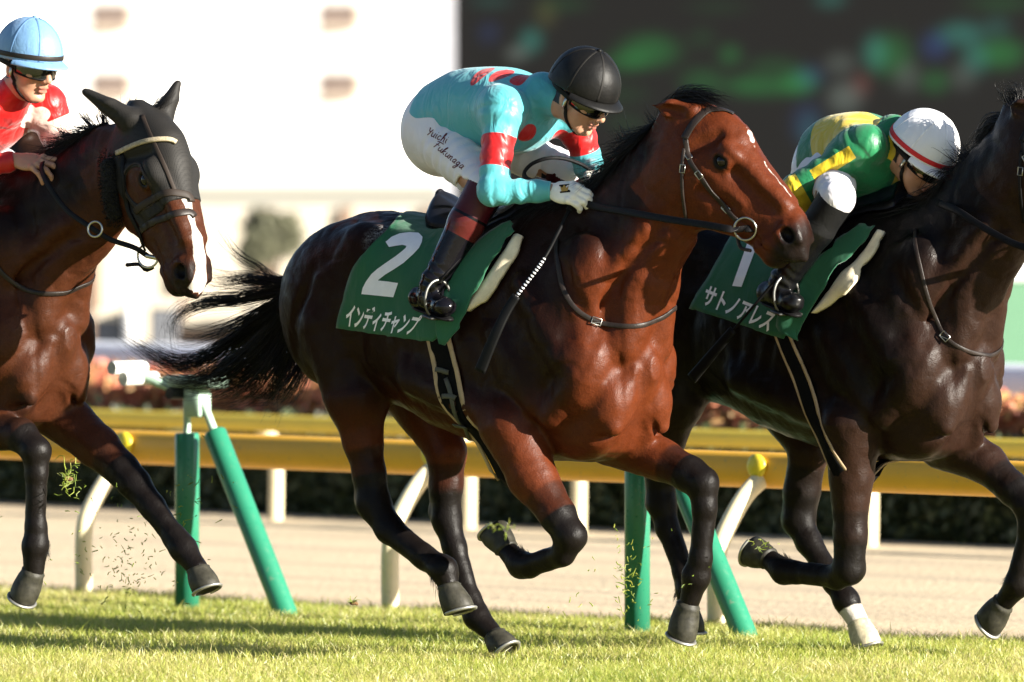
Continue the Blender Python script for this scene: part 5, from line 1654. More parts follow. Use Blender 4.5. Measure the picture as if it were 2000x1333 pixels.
def mane(h, n, fly, side, length, seed=0):
    nk = h['neck']; paths = []
    for p0, uu in crest_pts(h, rng.uniform(.12, .86, n)):
        L = length * rng.uniform(.5, 1.2)
        back = -nk.ax; up = nk.up; sd = np.array((0, -1.0, 0)) * side
        f = fly * rng.uniform(.2, 1.6)
        d0 = back * (.5 + f) + up * (.30 * f + .1) + sd * rng.uniform(.0, .9) + rng.normal(size=3) * .18
        d0 /= np.linalg.norm(d0)
        g_ = np.array((0, 0, -1.0)) * (.55 if f < .5 else .12) + sd * .25
        t = np.linspace(0, 1, 9)[:, None]
        p = p0 + sd * rng.uniform(-.6, 1) * .022 + L * (d0 * t + g_ * t ** 2 * .55) + rng.normal(size=3) * .012 * t ** 2
        # keep strands on or outside the neck
        for k in range(1, 9):
            l_, nn, i_, d_ = h['bvh'].find_nearest(Vector(p[k]))
            v_ = p[k] - np.array(l_)
            if v_.dot(np.array(nn)) < .004: p[k] = np.array(l_) + np.array(nn) * (.004 + .004 * rng.random())
        paths.append(p)
    return paths
ma = mane(HA_, 1500, .45, 1, .15)
for gpx in ([(1240, 305, 0), (1225, 285, .0), (1212, 265, -.02), (1200, 240, -.03)], [(1215, 325, 0), (1208, 300, 0), (1200, 285, 0), (1192, 270, -.02)], [(1262, 285, 0), (1240, 270, 0), (1225, 262, 0), (1205, 258, -.02)], [(1290, 255, 0), (1275, 240, 0), (1268, 225, 0), (1262, 210, 0)]):
    ma += clump([P(*q) for q in gpx], 34, 9, .02, .035, .004, .5)
for gpx in ([(1330, 225, 0), (1350, 196, 0), (1385, 196, 0), (1412, 212, .0)], [(1318, 225, 0), (1335, 196, .01), (1370, 192, .01), (1400, 206, .02)], [(1305, 232, 0.0), (1315, 205, .0), (1345, 190, .0), (1385, 200, .0)]):
    ma += clump([P(*q) for q in gpx], 160, 9, .028, .022, .002, .3)
hair_part(HA_['E'], 'mane', ma, .0013)
P = frR.P
mr = mane(HR_, 1500, .25, -1, .12)
for gpx in ([(1860, 370, .02), (1820, 395, .04), (1790, 405, .05), (1745, 415, .06)], [(1880, 350, .02), (1850, 350, .04), (1835, 370, .05), (1815, 400, .06)], [(1900, 330, .02), (1880, 310, .02), (1870, 300, .02), (1862, 300, .02)], [(1840, 395, .03), (1790, 415, .05), (1745, 430, .07), (1690, 438, .09)]):
    mr += clump([P(*q) for q in gpx], 130, 10, .03, .05, .005, .4)
for gpx in ([(1965, 235, 0), (1940, 240, 0), (1925, 260, 0), (1912, 300, 0)], [(1985, 215, 0), (1972, 195, 0), (1970, 182, 0), (1978, 172, 0)], [(1995, 215, 0), (1990, 195, 0), (1985, 180, 0), (1965, 175, 0)], [(1950, 260, 0), (1925, 270, 0), (1905, 300, 0), (1890, 330, 0)]):
    mr += clump([P(*q) for q in gpx], 110, 9, .025, .03, .004, .4)
hair_part(HR_['E'], 'mane', mr, .0014)
P = frL.P
ml = mane(HL_, 1200, .8, 1, .13)
for gpx in ([(255, 240, 0), (250, 220, 0), (258, 195, 0), (266, 188, 0)], [(262, 238, 0), (262, 215, 0), (266, 198, 0), (275, 192, 0)], [(290, 228, 0), (305, 212, 0), (318, 198, 0), (336, 180, 0)], [(180, 250, 0), (165, 235, 0), (155, 222, 0), (148, 212, 0)], [(205, 245, 0), (200, 228, 0), (205, 215, 0), (220, 205, 0)], [(140, 275, 0), (122, 262, 0), (112, 252, 0), (108, 240, 0)]):
    ml += clump([P(*q) for q in gpx], 46, 8, .014, .03, .006, .5)
hair_part(HL_['E'], 'mane', ml, .0012)
for h_, dx, dy in ((HR_, 690, -20), (HL_, -1135, -75)):
    tl = []
    for g_, n_, a_, b_ in tg[::2]:
        tl += clump([h_['fr'].P(x + dx, y + dy, -.02) for x, y in g_], n_, 14, a_, b_, .006, .3)
    hair_part(h_['E'], 'tail', tl, .0016)

# ---- girth fittings, embroidery, glove crest -------------------------------------------
girthA = [o for o in COL.objects if o.name.startswith('girth') and o.type == 'EMPTY'][0]
M['billet'] = simple('grey_green_billet', (.055, .055, .040), .5)
ride_strap(HA_, [(876, 742), (888, 780), (902, 818), (922, 852), (936, 868)], .016, .004, 'billet_strap', M['billet'], girthA, off=.016)
for a, b_ in (((860, 724), (884, 727)), ((872, 775), (897, 779)), ((895, 822), (917, 826))):
    ride_strap(HA_, [a, ((a[0] + b_[0]) / 2, (a[1] + b_[1]) / 2 - 1), b_], .017, .005, 'keeper_loop', M['billet'], girthA, off=.020, n=8)
GL = {'Y': [[(0, 1.35), (.08, 1.5), (.22, .95), (.5, .8), (.78, 1.1), (.85, 1.4)], [(.85, 1.4), (.6, .6), (.35, -.1)]], 'u': [[(0, .9), (.05, .2), (.3, 0), (.6, .3), (.68, .9)], [(.68, .9), (.66, .2), (.85, 0)]],
      'i': [[(.1, .9), (.12, .2), (.35, 0)], [(.14, 1.28), (.18, 1.34)]], 'c': [[(.62, .75), (.4, .92), (.1, .6), (.15, .1), (.45, 0), (.7, .18)]], 'h': [[(0, 0), (.2, .9), (.42, 1.75), (.3, 1.9), (.14, 1.5), (.1, 0)], [(.1, .4), (.4, .9), (.58, .7), (.58, .1), (.8, 0)]],
      'F': [[(.25, 0), (.4, .9), (.5, 1.7)], [(0, 1.5), (.3, 1.75), (1.1, 1.8), (1.3, 1.95)], [(.15, .9), (.5, 1.0), (.85, .95)]], 'k': [[(0, 0), (.15, .9), (.35, 1.7), (.25, 1.85), (.1, 1.4), (.1, 0)], [(.6, .9), (.15, .45), (.45, .2), (.75, 0)]],
      'n': [[(0, .9), (.08, 0), (.12, .55), (.4, .92), (.55, .6), (.56, .1), (.8, 0)]], 'a': [[(.62, .8), (.3, .92), (.05, .45), (.25, 0), (.55, .35), (.64, .85), (.62, .1), (.82, 0)]], 'g': [[(.62, .8), (.3, .92), (.05, .45), (.25, .05), (.55, .35), (.64, .85), (.6, -.5), (.3, -.95), (.05, -.7), (.4, -.25), (.85, .05)]]}
M['thread'] = simple('maroon_embroidery', (.11, .012, .022), .7)
mb = MB()
def script(word, p0, p1, size, shear=.25):
    p0, p1 = np.array(p0, float), np.array(p1, float); d = (p1 - p0); L_ = np.linalg.norm(d); d /= L_; n_ = np.array((d[1], -d[0]))
    wds = [{'i': .45, 'F': 1.1, 'Y': 1.0}.get(ch, .88) for ch in word]; tot = sum(wds); x = 0
    for ch, w_ in zip(word, wds):
        for st in GL[ch]:
            S_ = spline(np.array([(a, b, 0) for a, b in st], float), max(4, 5 * len(st)))
            P_ = []
            for a, b, _ in S_:
                q = p0 + d * ((x + a * .88 + b * shear * .5) * L_ / tot) + n_ * b * size
                p, nn = frA.hit(RA_['breeches_bvh'], *q)
                if p is not None: P_.append(p + nn * .0012)
            if len(P_) > 2: mb.tube(np.array(P_), .0015, 5)
        x += w_
script('Yuichi', (833, 262), (872, 281), 9.5)
script('Fukunaga', (846, 286), (903, 332), 8.5)
emb = mb.build('embroidery', M['thread'], RA_['breeches'])
# crest on the back of the white glove
M['gold'] = simple('gold_print', (.42, .26, .06), .5)
gb = bvh_of(RA_['glove_n'])
def glove_px(P2, name, mat, off):
    V2, T2 = poly_tris(P2)
    return flat_print(frA, gb, V2, T2, lambda x, y: (x, y), name, M[mat], RA_['glove_n'], off)
glove_px([(1092, 362), (1112, 360), (1114, 376), (1094, 378)], 'crest_patch', 'black_leather', .0012)
glove_px([(1094, 364), (1098, 368), (1102, 362), (1107, 368), (1111, 363), (1109, 374), (1097, 375)], 'crest', 'gold', .0022)
# short hair at the back of every fetlock
for h_ in (HA_, HL_, HR_):
    pth = []
    for leg in h_['cfg']['legs']:
        J_ = [h_['fr'].P(*j[:3]) for j in leg['j']]
        toe = h_['fr'].P(*leg['toe']) - J_[-1]; ax = J_[-1] - J_[-2]; ax /= np.linalg.norm(ax); bk = -(toe - ax * toe.dot(ax)); bk /= np.linalg.norm(bk)
        for i in range(70):
            a = bk + rng.normal(size=3) * .35; a /= np.linalg.norm(a)
            p0 = J_[-2] + a * leg['j'][-2][3] * .92 + ax * rng.normal() * .012
            L_ = rng.uniform(.014, .032); d = ax * .8 + a * .45 + rng.normal(size=3) * .12
            pth.append(np.stack([p0, p0 + d * L_ * .5, p0 + (d + ax * .4) * L_]))
    o = hair_part(h_['E'], 'fetlock_hair', pth, .0011); o['kind'] = 'stuff'
# ------------------------------------------------------------------ setting
ca, sa = math.cos(ANG), math.sin(ANG)
FD = np.array((ca, -sa, 0.0)); AW = np.array((sa, ca, 0.0))      # along the rails, away from the track
def on_line(Y0, s, away=0.0, z=0.0):
    return np.array((0, Y0, 0.0)) + FD * s + AW * away + np.array((0, 0, z))
def s_at(px, Y0):
    k = px - 1000.0
    return k * Y0 / (FPX * ca + k * sa)
RmF = np.stack([FD, AW, (0, 0, 1.0)], 1)

def ground_mat(name, c1, c2, c3, s1, s2, bump=.3, streak=None, rough=.95):
    t = NT(name); c = t.coord()
    a = t.noise(c, s1, 5); b = t.noise(c, s2, 4)
    col = t.mix(t.maprange(a, .32, .68), c1, c2)
    col = t.mix(t.maprange(b, .45, .75), col, c3)
    if streak:
        mp = t.new('ShaderNodeMapping'); mp.inputs['Rotation'].default_value = (0, 0, ANG); t.link(c, mp.inputs['Vector'])
        mp2 = t.new('ShaderNodeMapping'); mp2.inputs['Scale'].default_value = (.12, 2.4, 1); t.link(mp.outputs[0], mp2.inputs['Vector'])
        st = t.noise(mp2.outputs[0], 1.0, 4)
        col = t.mix(t.maprange(st, .52, .68, 0, .75), col, streak)
    t.set(Base_Color=col, Roughness=rough, Normal=t.bump(b, bump, .02))
    return t.m
M['infield'] = ground_mat('dry_infield_grass', (.40, .36, .27), (.45, .41, .31), (.36, .33, .25), .5, 7)
M['turf'] = ground_mat('turf_soil', (.22, .21, .065), (.28, .25, .10), (.18, .20, .05), 3, 40)
M['dirt'] = ground_mat('harrowed_sand', (.52, .41, .26), (.60, .48, .315), (.48, .375, .235), 1.2, 30, .5, (.36, .275, .19))

def sheet(name, pts, z, mat):
    P_ = np.array([(*p[:2], z) for p in pts]); 
    o = mesh_np(name, P_, np.array([[0, 1, 2, 3]]), M[mat], None, False); o['kind'] = 'structure'; return o
sheet('ground', [(-900, -60), (900, -60), (900, 1800), (-900, 1800)], 0.0, 'infield')
T0, T1, T2_ = 30.55, 37.6, 38.0
sheet('turf_course', [on_line(T0, -140, -60), on_line(T0, 140, -60), on_line(T0, 140), on_line(T0, -140)], .004, 'turf')
sheet('dirt_track', [on_line(T0, -140), on_line(T0, 140), on_line(T2_, 140), on_line(T2_, -140)], .004, 'dirt')

# ---- grass blades ---------------------------------------------------------------------
def grass_mat():
    t = NT('grass_blades')
    tint = t.attr('tint').outputs['Fac']
    cr = t.new('ShaderNodeValToRGB'); t.link(tint, cr.inputs[0])
    e = cr.color_ramp.elements
    e[0].position = 0; e[0].color = (.10, .165, .020, 1); e[1].position = 1; e[1].color = (.62, .54, .24, 1)
    for p, c in ((.35, (.24, .33, .042)), (.6, (.40, .46, .070)), (.8, (.54, .53, .13))):
        x = e.new(p); x.color = (*c, 1)
    d = t.new('ShaderNodeBsdfDiffuse'); tr = t.new('ShaderNodeBsdfTranslucent'); gl = t.new('ShaderNodeBsdfGlossy'); gl.inputs['Roughness'].default_value = .45
    t.link(cr.outputs[0], d.inputs[0]); t.link(cr.outputs[0], tr.inputs[0])
    m1 = t.new('ShaderNodeMixShader'); m1.inputs[0].default_value = .58; t.link(d.outputs[0], m1.inputs[1]); t.link(tr.outputs[0], m1.inputs[2])
    m2 = t.new('ShaderNodeMixShader'); m2.inputs[0].default_value = .05; t.link(m1.outputs[0], m2.inputs[1]); t.link(gl.outputs[0], m2.inputs[2])
    t.link(m2.outputs[0], t.N['Material Output'].inputs['Surface'])
    return t.m
M['grass'] = grass_mat()
def blades(X, Y, hgt, wid, tint, z0=.002, lean=.5):
    n = len(X)
    a = rng.uniform(0, 2 * np.pi, n); ld = rng.uniform(0, 2 * np.pi, n); ln = hgt * lean * rng.uniform(.1, 1.4, n)
    b = np.stack([X, Y, np.full(n, z0)], 1)
    sd = np.stack([np.cos(a), np.sin(a), np.zeros(n)], 1) * (wid / 2)[:, None]
    d = np.stack([np.cos(ld), np.sin(ld), np.zeros(n)], 1)
    m = b + d * (ln * .35)[:, None]; m[:, 2] += hgt * .6
    tp = b + d * ln[:, None]; tp[:, 2] += hgt * rng.uniform(.75, 1.0, n)
    V = np.stack([b - sd, b + sd, m + sd * .85, m - sd * .85, tp], 1).reshape(-1, 3)
    i = np.arange(n)[:, None] * 5
    return V, i + np.array([[0, 1, 2, 3]]), i + np.array([[3, 2, 4]]), np.repeat(tint, 5)
def field2(x, y, f, seed):
    return vnoise(np.stack([x, y, np.zeros_like(x)], 1), f, seed)
def scatter(n, s0, s1, w0, w1):
    s_ = rng.uniform(s0, s1, n); w_ = rng.uniform(w0, w1, n)
    X = FD[0] * s_ + AW[0] * w_; Y = T0 + FD[1] * s_ + AW[1] * w_
    return X, Y, w_
Xs, Ys = [], []
Xa = rng.uniform(-2.5, 2.5, 480000); Ya = rng.uniform(26.3, 33.2, 480000)
k_ = ((Ya - T0) * ca + Xa * sa < .03); Xs.append(Xa[k_]); Ys.append(Ya[k_])
Xa = rng.uniform(-9, 9, 90000); Ya = rng.uniform(22, 38, 90000)
k_ = ((Ya - T0) * ca + Xa * sa < .02) & ((np.abs(Xa) > 2.5) | (Ya < 26.3)); Xs.append(Xa[k_]); Ys.append(Ya[k_])
X, Y = np.concatenate(Xs), np.concatenate(Ys)
dens = field2(X, Y, 2.2, 3) + .6 * field2(X, Y, 7, 5)
k_ = rng.random(len(X)) < np.clip(.75 + .45 * dens, .25, 1); X, Y, dens = X[k_], Y[k_], dens[k_]
hg = np.clip(.040 + .012 * dens + .012 * rng.normal(size=len(X)), .015, .085)
ti = np.clip(.76 + .15 * field2(X, Y, 1.3, 8) + .10 * field2(X, Y, 6, 9) + .17 * rng.normal(size=len(X)), 0, 1)
Vg, Q4, Q3, tt_ = blades(X, Y, hg, rng.uniform(.0020, .0040, len(X)), ti, .004, .75)
g_o = mesh_np('grass', Vg, [Q4, Q3], M['grass'], None, False, attrs={'tint': tt_}); g_o['kind'] = 'stuff'; tag(g_o, 'sunlit mown turf under the galloping horses', 'grass')

# flying clippings and clods kicked up by the hooves
def clip_cloud(px, py, fr_n, n, sx, sy, lg):
    out = []
    for i in range(n):
        c = frL.P(px + rng.normal() * sx, py + rng.normal() * sy, fr_n + rng.normal() * .12)
        c = frL.world(c)
        d = rng.normal(size=3); d /= np.linalg.norm(d); e_ = rng.normal(size=3)
        L_ = lg * rng.uniform(.4, 1.3)
        out.append(np.stack([c, c + d * L_ * .5 + e_ * L_ * .10, c + d * L_]))
    return out
cl = []
for a in ((130, 930, .1, 34, 10, 18, .040), (128, 940, .1, 10, 22, 26, .03), (225, 1050, -.35, 50, 46, 50, .018), (262, 1122, -.35, 80, 36, 34, .020), (320, 1000, -.4, 20, 40, 60, .018), (400, 960, -.4, 14, 50, 50, .026), (360, 1050, -.4, 16, 30, 40, .024),
          (100, 1060, 0, 16, 60, 60, .016), (1222, 1120, -.5, 40, 14, 34, .022), (1225, 1140, -.5, 16, 10, 14, .034), (1180, 1190, -.5, 26, 50, 34, .016), (1290, 1100, -.5, 12, 50, 60, .016), (985, 1030, 1.05, 16, 16, 7, .022), (1490, 1062, -.8, 16, 12, 5, .022)):
    cl += clip_cloud(*a)
for q in ((975, 1034), (990, 1030), (1000, 1038)):
    pass
Vc, Fc = strand_mesh(np.array(cl), .0022, .4, 3)
co = mesh_np('grass_clippings', Vc, Fc, M['grass'], None, True, attrs={'tint': np.repeat(rng.uniform(.2, .75, len(cl)), 9)}); co['kind'] = 'stuff'; tag(co, 'cut grass thrown up into the air behind the hooves', 'grass')
M['soil'] = simple('brown_soil_clod', (.13, .075, .035), .95, var=.4, bump=.8, bs=120, bd=.006)
def clod(px, py, n, s, label):
    c = frL.world(frL.P(px, py, n)); E = empty('turf_clod', Matrix.Translation(c)); tag(E, label, 'clod')
    V_, F_ = sdf_mesh([Ell((0, 0, 0), (s, s * .6, s * .5), None, .0), Ell((s * .7, s * .2, -s * .2), (s * .6, s * .4, s * .4), None, .01)], .0022, post=lambda X, d: d + .003 * vnoise(X, 90, 2))
    mesh_np('soil', V_, F_, M['soil'], E)
    pth = []
    for i in range(18):
        d = rng.normal(size=3); d[2] = abs(d[2]); d /= np.linalg.norm(d); pth.append(np.stack([d * s * .4, d * s * 1.1 + rng.normal(size=3) * s * .2, d * s * 2.0 + rng.normal(size=3) * s * .5]))
    V_, F_ = strand_mesh(np.array(pth), .0016, .4); o = mesh_np('grass_tuft', V_, F_, M['grass'], E, True, attrs={'tint': np.repeat(rng.uniform(.2, .7, 18), 9)}); o['kind'] = 'stuff'
clod(690, 1178, 0, .011, 'small brown clod of turf in the air below the middle horse')
clod(132, 935, .1, .014, 'grassy clod of turf flying beside the left horse foreleg')

# ---- green rail stands -------------------------------------------------------------------
def paint(name, col, rough=.35, var=.08):
    t = NT(name); c = t.coord(); n = t.noise(c, 6, 4); n2 = t.noise(c, 45, 3)
    cc = t.mix(t.maprange(n, .3, .7), tuple(x * (1 - var) for x in col), col)
    cc = t.mix(t.maprange(n2, .62, .75, 0, .35), cc, (.22, .20, .16))
    t.set(Base_Color=cc, Roughness=t.maprange(n2, .3, .7, rough, rough + .15), Normal=t.bump(n2, .08, .002)); return t.m
M['pole_green'] = paint('green_painted_pole', (.022, .185, .105), .26)
M['pale_green'] = paint('pale_green_bracket', (.42, .58, .46), .4)
M['white_plastic'] = paint('white_plastic_tube', (.78, .78, .74), .35)
M['rail_yellow'] = paint('orange_yellow_rail', (.82, .43, .026), .38)
M['rail_lemon'] = paint('yellow_rail_cap', (.74, .58, .03), .3)
M['rail_far'] = paint('mustard_yellow_rail', (.72, .52, .05), .45)
M['cream_post'] = paint('cream_plastic_post', (.72, .62, .40), .4)
M['white_rail'] = paint('white_rail', (.84, .84, .88), .45, .03)
M['black_bolt'] = simple('black_bolt', (.02, .02, .02), .5)
YS = 29.86
def stand(s_, label):
    E = empty('rail_stand', Matrix.Translation(on_line(YS, s_)) @ Matrix.Rotation(-ANG, 4, 'Z')); tag(E, label, 'rail stand', 'green rail stands in the turf')
    mb = MB(); mb.lathe([(.0001, -.05), (.046, -.05), (.046, .674), (.043, .680), (.0001, .681)], (0, 0, 0), None, 24); mb.build('post', M['pole_green'], E)
    mb = MB(); mb.tube([(0, 0, .67), (0, 0, .86)], .014, 10); mb.build('rod', M['pale_green'], E)
    a = np.array((.56, 0, -.05)); b = np.array((.145, 0, .690)); d = (b - a) / np.linalg.norm(b - a)
    mb = MB(); mb.tube([a, b - d * .01, b - d * .004, b], [.044, .044, .041, .036], 24); mb.build('brace', M['pole_green'], E)
    mb = MB(); mb.tube([b, b + d * .09, b + d * .10, b + d * .21], [.016, .016, .024, .024], 10); mb.build('rod', M['pale_green'], E)
    mb = MB(); mb.box((.045, 0, .875), (.26, .11, .045), None, .008); mb.build('bracket', M['pale_green'], E)
    mb = MB(); mb.box((.055, 0, .795), (.085, .07, .105), None, .006); mb.build('clamp', M['pale_green'], E)
    mb = MB(); mb.tube([(-.03, -.02, .845), (-.09, -.06, .87), (-.17, -.10, .91)], .020, 10); mb.build('arm', M['pale_green'], E)
    for k, p in enumerate(((-.155, -.10, .885), (-.195, -.12, .925))):
        p = np.array(p); mb = MB(); mb.tube([p + (.0, -.085, .0), p + (0, .085, 0)], .026, 14); mb.build('tube_stub', M['white_plastic'], E)
    mb = MB(); mb.tube([(-.02, -.075, .83), (-.02, .02, .83)], .022, 12); mb.build('bolt', M['black_bolt'], E)
    return E
stand(s_at(365, YS), 'green rail stand with pale bracket behind the left horse foreleg')
stand(s_at(1245, YS), 'green rail stand seen between the middle and right horses')

# ---- yellow rails -----------------------------------------------------------------------------
def rail(name, Y0, away, z, ry, rz, mat, label, s0=-60, s1=45, postfoot=None, posts=(), postmat='cream_post', pr_=.032, cap=True, joints=()):
    E = empty(name, Matrix.Translation(on_line(Y0, 0)) @ Matrix.Rotation(-ANG, 4, 'Z')); tag(E, label, 'rail')
    mb = MB()
    th = np.linspace(0, 2 * np.pi, 20, endpoint=False)
    n = 30; V_ = []
    for s_ in np.linspace(s0, s1, n):
        V_.append(np.stack([np.full(20, s_), away + ry * np.sign(np.cos(th)) * np.abs(np.cos(th)) ** .8, z + rz * np.sign(np.sin(th)) * np.abs(np.sin(th)) ** .8], 1))
    V_ = np.concatenate(V_); F_ = [(k * 20 + i, k * 20 + 20 + i, k * 20 + 20 + (i + 1) % 20, k * 20 + (i + 1) % 20) for k in range(n - 1) for i in range(20)]
    mb.add(V_, F_); mb.build('beam', M[mat], E)
    for s_ in posts:
        zz = z - rz * .2
        if cap:
            pth = spline([(s_, 0, -.02), (s_, 0, zz * .42), (s_, away * .12, zz * .60), (s_, away * .55, zz * .86), (s_, away, zz)], 20)
        else:
            pth = spline([(s_, 0, -.02), (s_, 0, zz * .7), (s_, away * .5, zz * .92), (s_, away, zz)], 16)
        mb = MB(); mb.tube(pth, pr_, 14); mb.build('post', M[postmat], E)
        if cap:
            mb = MB(); mb.lathe([(.0001, -.05)] + [(.046 * math.cos(a), .020 * math.sin(a)) for a in np.linspace(-1.2, 1.45, 9)] + [(.0001, .0205)], (s_ + .0, away - ry - .006, z + rz * .25), np.array(Matrix.Rotation(R(90), 3, 'X')), 16); mb.build('joint_cap', M['rail_lemon'], E)
    for s_ in joints:
        mb = MB(); mb.lathe([(ry * 1.04, -.06), (ry * 1.04, .06)], (s_, away, z), np.array(Matrix.Rotation(R(90), 3, 'Y')) @ np.diag((rz / ry, 1, 1)), 20); mb.build('joint_sleeve', M[mat], E)
    return E
YR = 30.62
pp = [s_at(163, YR), s_at(762, YR), s_at(1400, YR)]
sp = pp[1] - pp[0]
posts = [pp[0] - sp * k for k in (3, 2, 1)] + pp + [pp[2] + sp * k for k in (1, 2, 3)]
rail('running_rail', YR, .28, .575, .055, .066, 'rail_yellow', 'orange yellow running rail on curved cream posts just behind the turf', -50, 36, None, posts, 'cream_post', .034)
YF = 37.5
rail('running_rail', YF, -.12, .46, .045, .040, 'rail_far', 'mustard yellow rail along the far side of the dirt track', -50, 46, None, [s_at(p, YF) for p in (-640, -48, 538, 915, 1130, 1700, 2280)], 'cream_post', .034, False)

# ---- hedge, flowers, white rail --------------------------------------------------------------------
def leafbox(E, name, Y0, s0, s1, w0, w1, z0, z1, n, size, cols, seed=0, jag=.05):
    s_ = rng.uniform(s0, s1, n)
    face = rng.random(n)
    w_ = np.where(face < .62, w0 + rng.normal(0, .03, n), rng.uniform(w0, w1, n)); z_ = np.where(face < .62, rng.uniform(z0, z1, n), z1 + rng.normal(0, .03, n))
    bmp = jag * vnoise(np.stack([s_, w_, z_], 1), 3.1, seed)
    w_ = w_ - bmp; z_ = z_ + bmp * .6
    c = np.stack([s_, w_, z_], 1)
    a = rng.normal(size=(n, 3)); a /= np.linalg.norm(a, axis=1)[:, None]; b = np.cross(a, rng.normal(size=(n, 3))); b /= np.linalg.norm(b, axis=1)[:, None]
    sz = (size * rng.uniform(.6, 1.4, n))[:, None]
    V_ = np.stack([c - a * sz, c + b * sz * .5, c + a * sz, c - b * sz * .5], 1).reshape(-1, 3)
    F_ = np.arange(n * 4).reshape(n, 4)
    tint = np.clip(rng.uniform(0, 1, n) + .3 * vnoise(c, 1.4, seed + 3), 0, 1)
    t = NT(name + '_leaf'); cr = t.new('ShaderNodeValToRGB'); t.link(t.attr('tint').outputs['Fac'], cr.inputs[0])
    e = cr.color_ramp.elements; e[0].color = (*cols[0], 1); e[1].color = (*cols[-1], 1)
    for i, cc in enumerate(cols[1:-1]):
        x = e.new((i + 1) / (len(cols) - 1)); x.color = (*cc, 1)
    t.link(cr.outputs[0], t.p.inputs['Base Color']); t.set(Roughness=.6)
    o = mesh_np(name, V_, F_, t.m, E, False, attrs={'tint': np.repeat(tint, 4)}); o['kind'] = 'stuff'
    return o
M['bed_core'] = simple('reddish_bed_inside', (.30, .11, .055), .9)
M['hedge_core'] = simple('dark_hedge_inside', (.022, .030, .012), .9)
YH = 38.15
def hedge_thing(name, label, cat, Y0, w, z0, z1, n, cols, size, extra=None, core=True):
    E = empty(name, Matrix.Translation(on_line(Y0, 0)) @ Matrix.Rotation(-ANG, 4, 'Z')); tag(E, label, cat)
    if core:
        mb = MB(); mb.box((0, w / 2 + .03, (z0 + z1) / 2 - .02), (70, w - .04, z1 - z0 - .02)); mb.build('core', M['hedge_core' if cat == 'hedge' else 'bed_core'], E, False)
    leafbox(E, 'foliage', Y0, -14, 14, 0, w, z0, z1, n, size, cols, len(label))
    return E
hedge_thing('hedge', 'low clipped dark green hedge along the far side of the dirt track', 'hedge', YH, .5, 0, .40, 30000, [(.018, .028, .010), (.030, .045, .016), (.05, .065, .022)], .035)
hedge_thing('flower_bed', 'bed of red and orange flowers above the clipped hedge', 'flower bed', YH + .9, .9, 0, .58, 52000, [(.40, .11, .06), (.46, .17, .09), (.50, .24, .10), (.28, .18, .06), (.44, .14, .08)], .035)
hedge_thing('flower_bed', 'strip of yellow green edging plants below the white rail', 'flower bed', YH + 2.3, .5, 0, .50, 14000, [(.20, .20, .03), (.28, .28, .05), (.34, .32, .08)], .03)
rail('white_rail', 42.0, .10, .605, .095, .095, 'white_rail', 'broad rounded white rail running behind the flower beds', -50, 50, None, [k * 2.2 + .4 for k in range(-12, 13)], 'white_rail', .035, False)

# ---- things of the infield, far out of focus -----------------------------------------------------------
M['cream_wall'] = simple('cream_render', (.54, .48, .385), .9, vs=2)
M['tan_panel'] = simple('tan_panel', (.24, .165, .12), .9, vs=3)
M['grey_panel'] = simple('grey_panel', (.13, .135, .15), .8, vs=3)
M['blue_grey'] = simple('blue_grey_panel', (.11, .13, .18), .8, vs=3)
M['white_wall'] = simple('white_render', (.82, .80, .78), .9, vs=.4, var=.05)
M['brown_glass'] = simple('brown_window_recess', (.15, .115, .10), .5, vs=1)
M['soffit'] = simple('warm_soffit', (.66, .54, .42), .8)
M['bush_leaf'] = simple('olive_leaf', (.15, .15, .095), .6, var=.5, vs=20)
M['bark'] = simple('brown_bark', (.10, .07, .05), .9, bump=.6, bs=40)
def boxed(name, px0, px1, z0, z1, Y_, depth, mat, label, cat, group=None, parts=()):
    xa, xb = (px0 - 1000) * Y_ / FPX, (px1 - 1000) * Y_ / FPX
    E = empty(name, Matrix.Translation(((xa + xb) / 2, Y_, 0))); tag(E, label, cat, group)
    w_ = xb - xa
    mb = MB(); mb.box((0, depth / 2, (z0 + z1) / 2), (w_, depth, z1 - z0), None, min(.04, w_ * .1)); mb.build('body', M[mat], E, False)
    for nm, mt, fx0, fx1, fz0, fz1, pr_ in parts:
        mb = MB(); mb.box(((fx0 + fx1 - 1) * w_ / 2, -pr_ / 2, z0 + (fz0 + fz1) / 2 * (z1 - z0)), ((fx1 - fx0) * w_, pr_, (fz1 - fz0) * (z1 - z0)), None, .005); mb.build(nm, M[mt], E, False)
    return E
wall_parts = [('pier', 'tan_panel', f, f + .012, 0, 1.0, .06) for f in np.linspace(0, .985, 14)]
boxed('garden_wall', -1300, 860, 0, 1.24, 66, .4, 'cream_wall', 'pale garden wall across the infield behind the white rail', 'wall', None, wall_parts)
for i, (a, b, z1, mt, lb) in enumerate(((60, 150, .62, 'blue_grey', 'blue grey planter box left of the white post'), (184, 236, .56, 'grey_panel', 'small grey planter box beside the white post'), (292, 345, .66, 'grey_panel', 'tall grey planter box right of the white post'),
                                       (352, 470, .50, 'tan_panel', 'low tan planter box behind the black tail'), (480, 590, .66, 'grey_panel', 'wide grey planter box under the olive shrub'), (640, 800, .55, 'tan_panel', 'wide tan planter box behind the middle horse'))):
    boxed('planter', a, b, 0, z1, 58 + .3 * (i % 2), .5, mt, lb, 'planter', 'planters on the infield', [('rim', 'cream_wall', 0, 1, .9, 1.02, .03)])
E = empty('lamp_post', Matrix.Translation(((256 - 1000) * 60 / FPX, 60, 0))); tag(E, 'short white post standing on the infield', 'post')
mb = MB(); mb.lathe([(.075, 0), (.075, .05), (.05, .07), (.045, .98), (.0001, 1.0)], (0, 0, 0), None, 16); mb.build('shaft', M['white_wall'], E); mb = MB(); mb.lathe([(.0001, 0), (.11, 0), (.11, .05), (.0001, .05)], (0, 0, 0), None, 16); mb.build('base', M['cream_wall'], E)
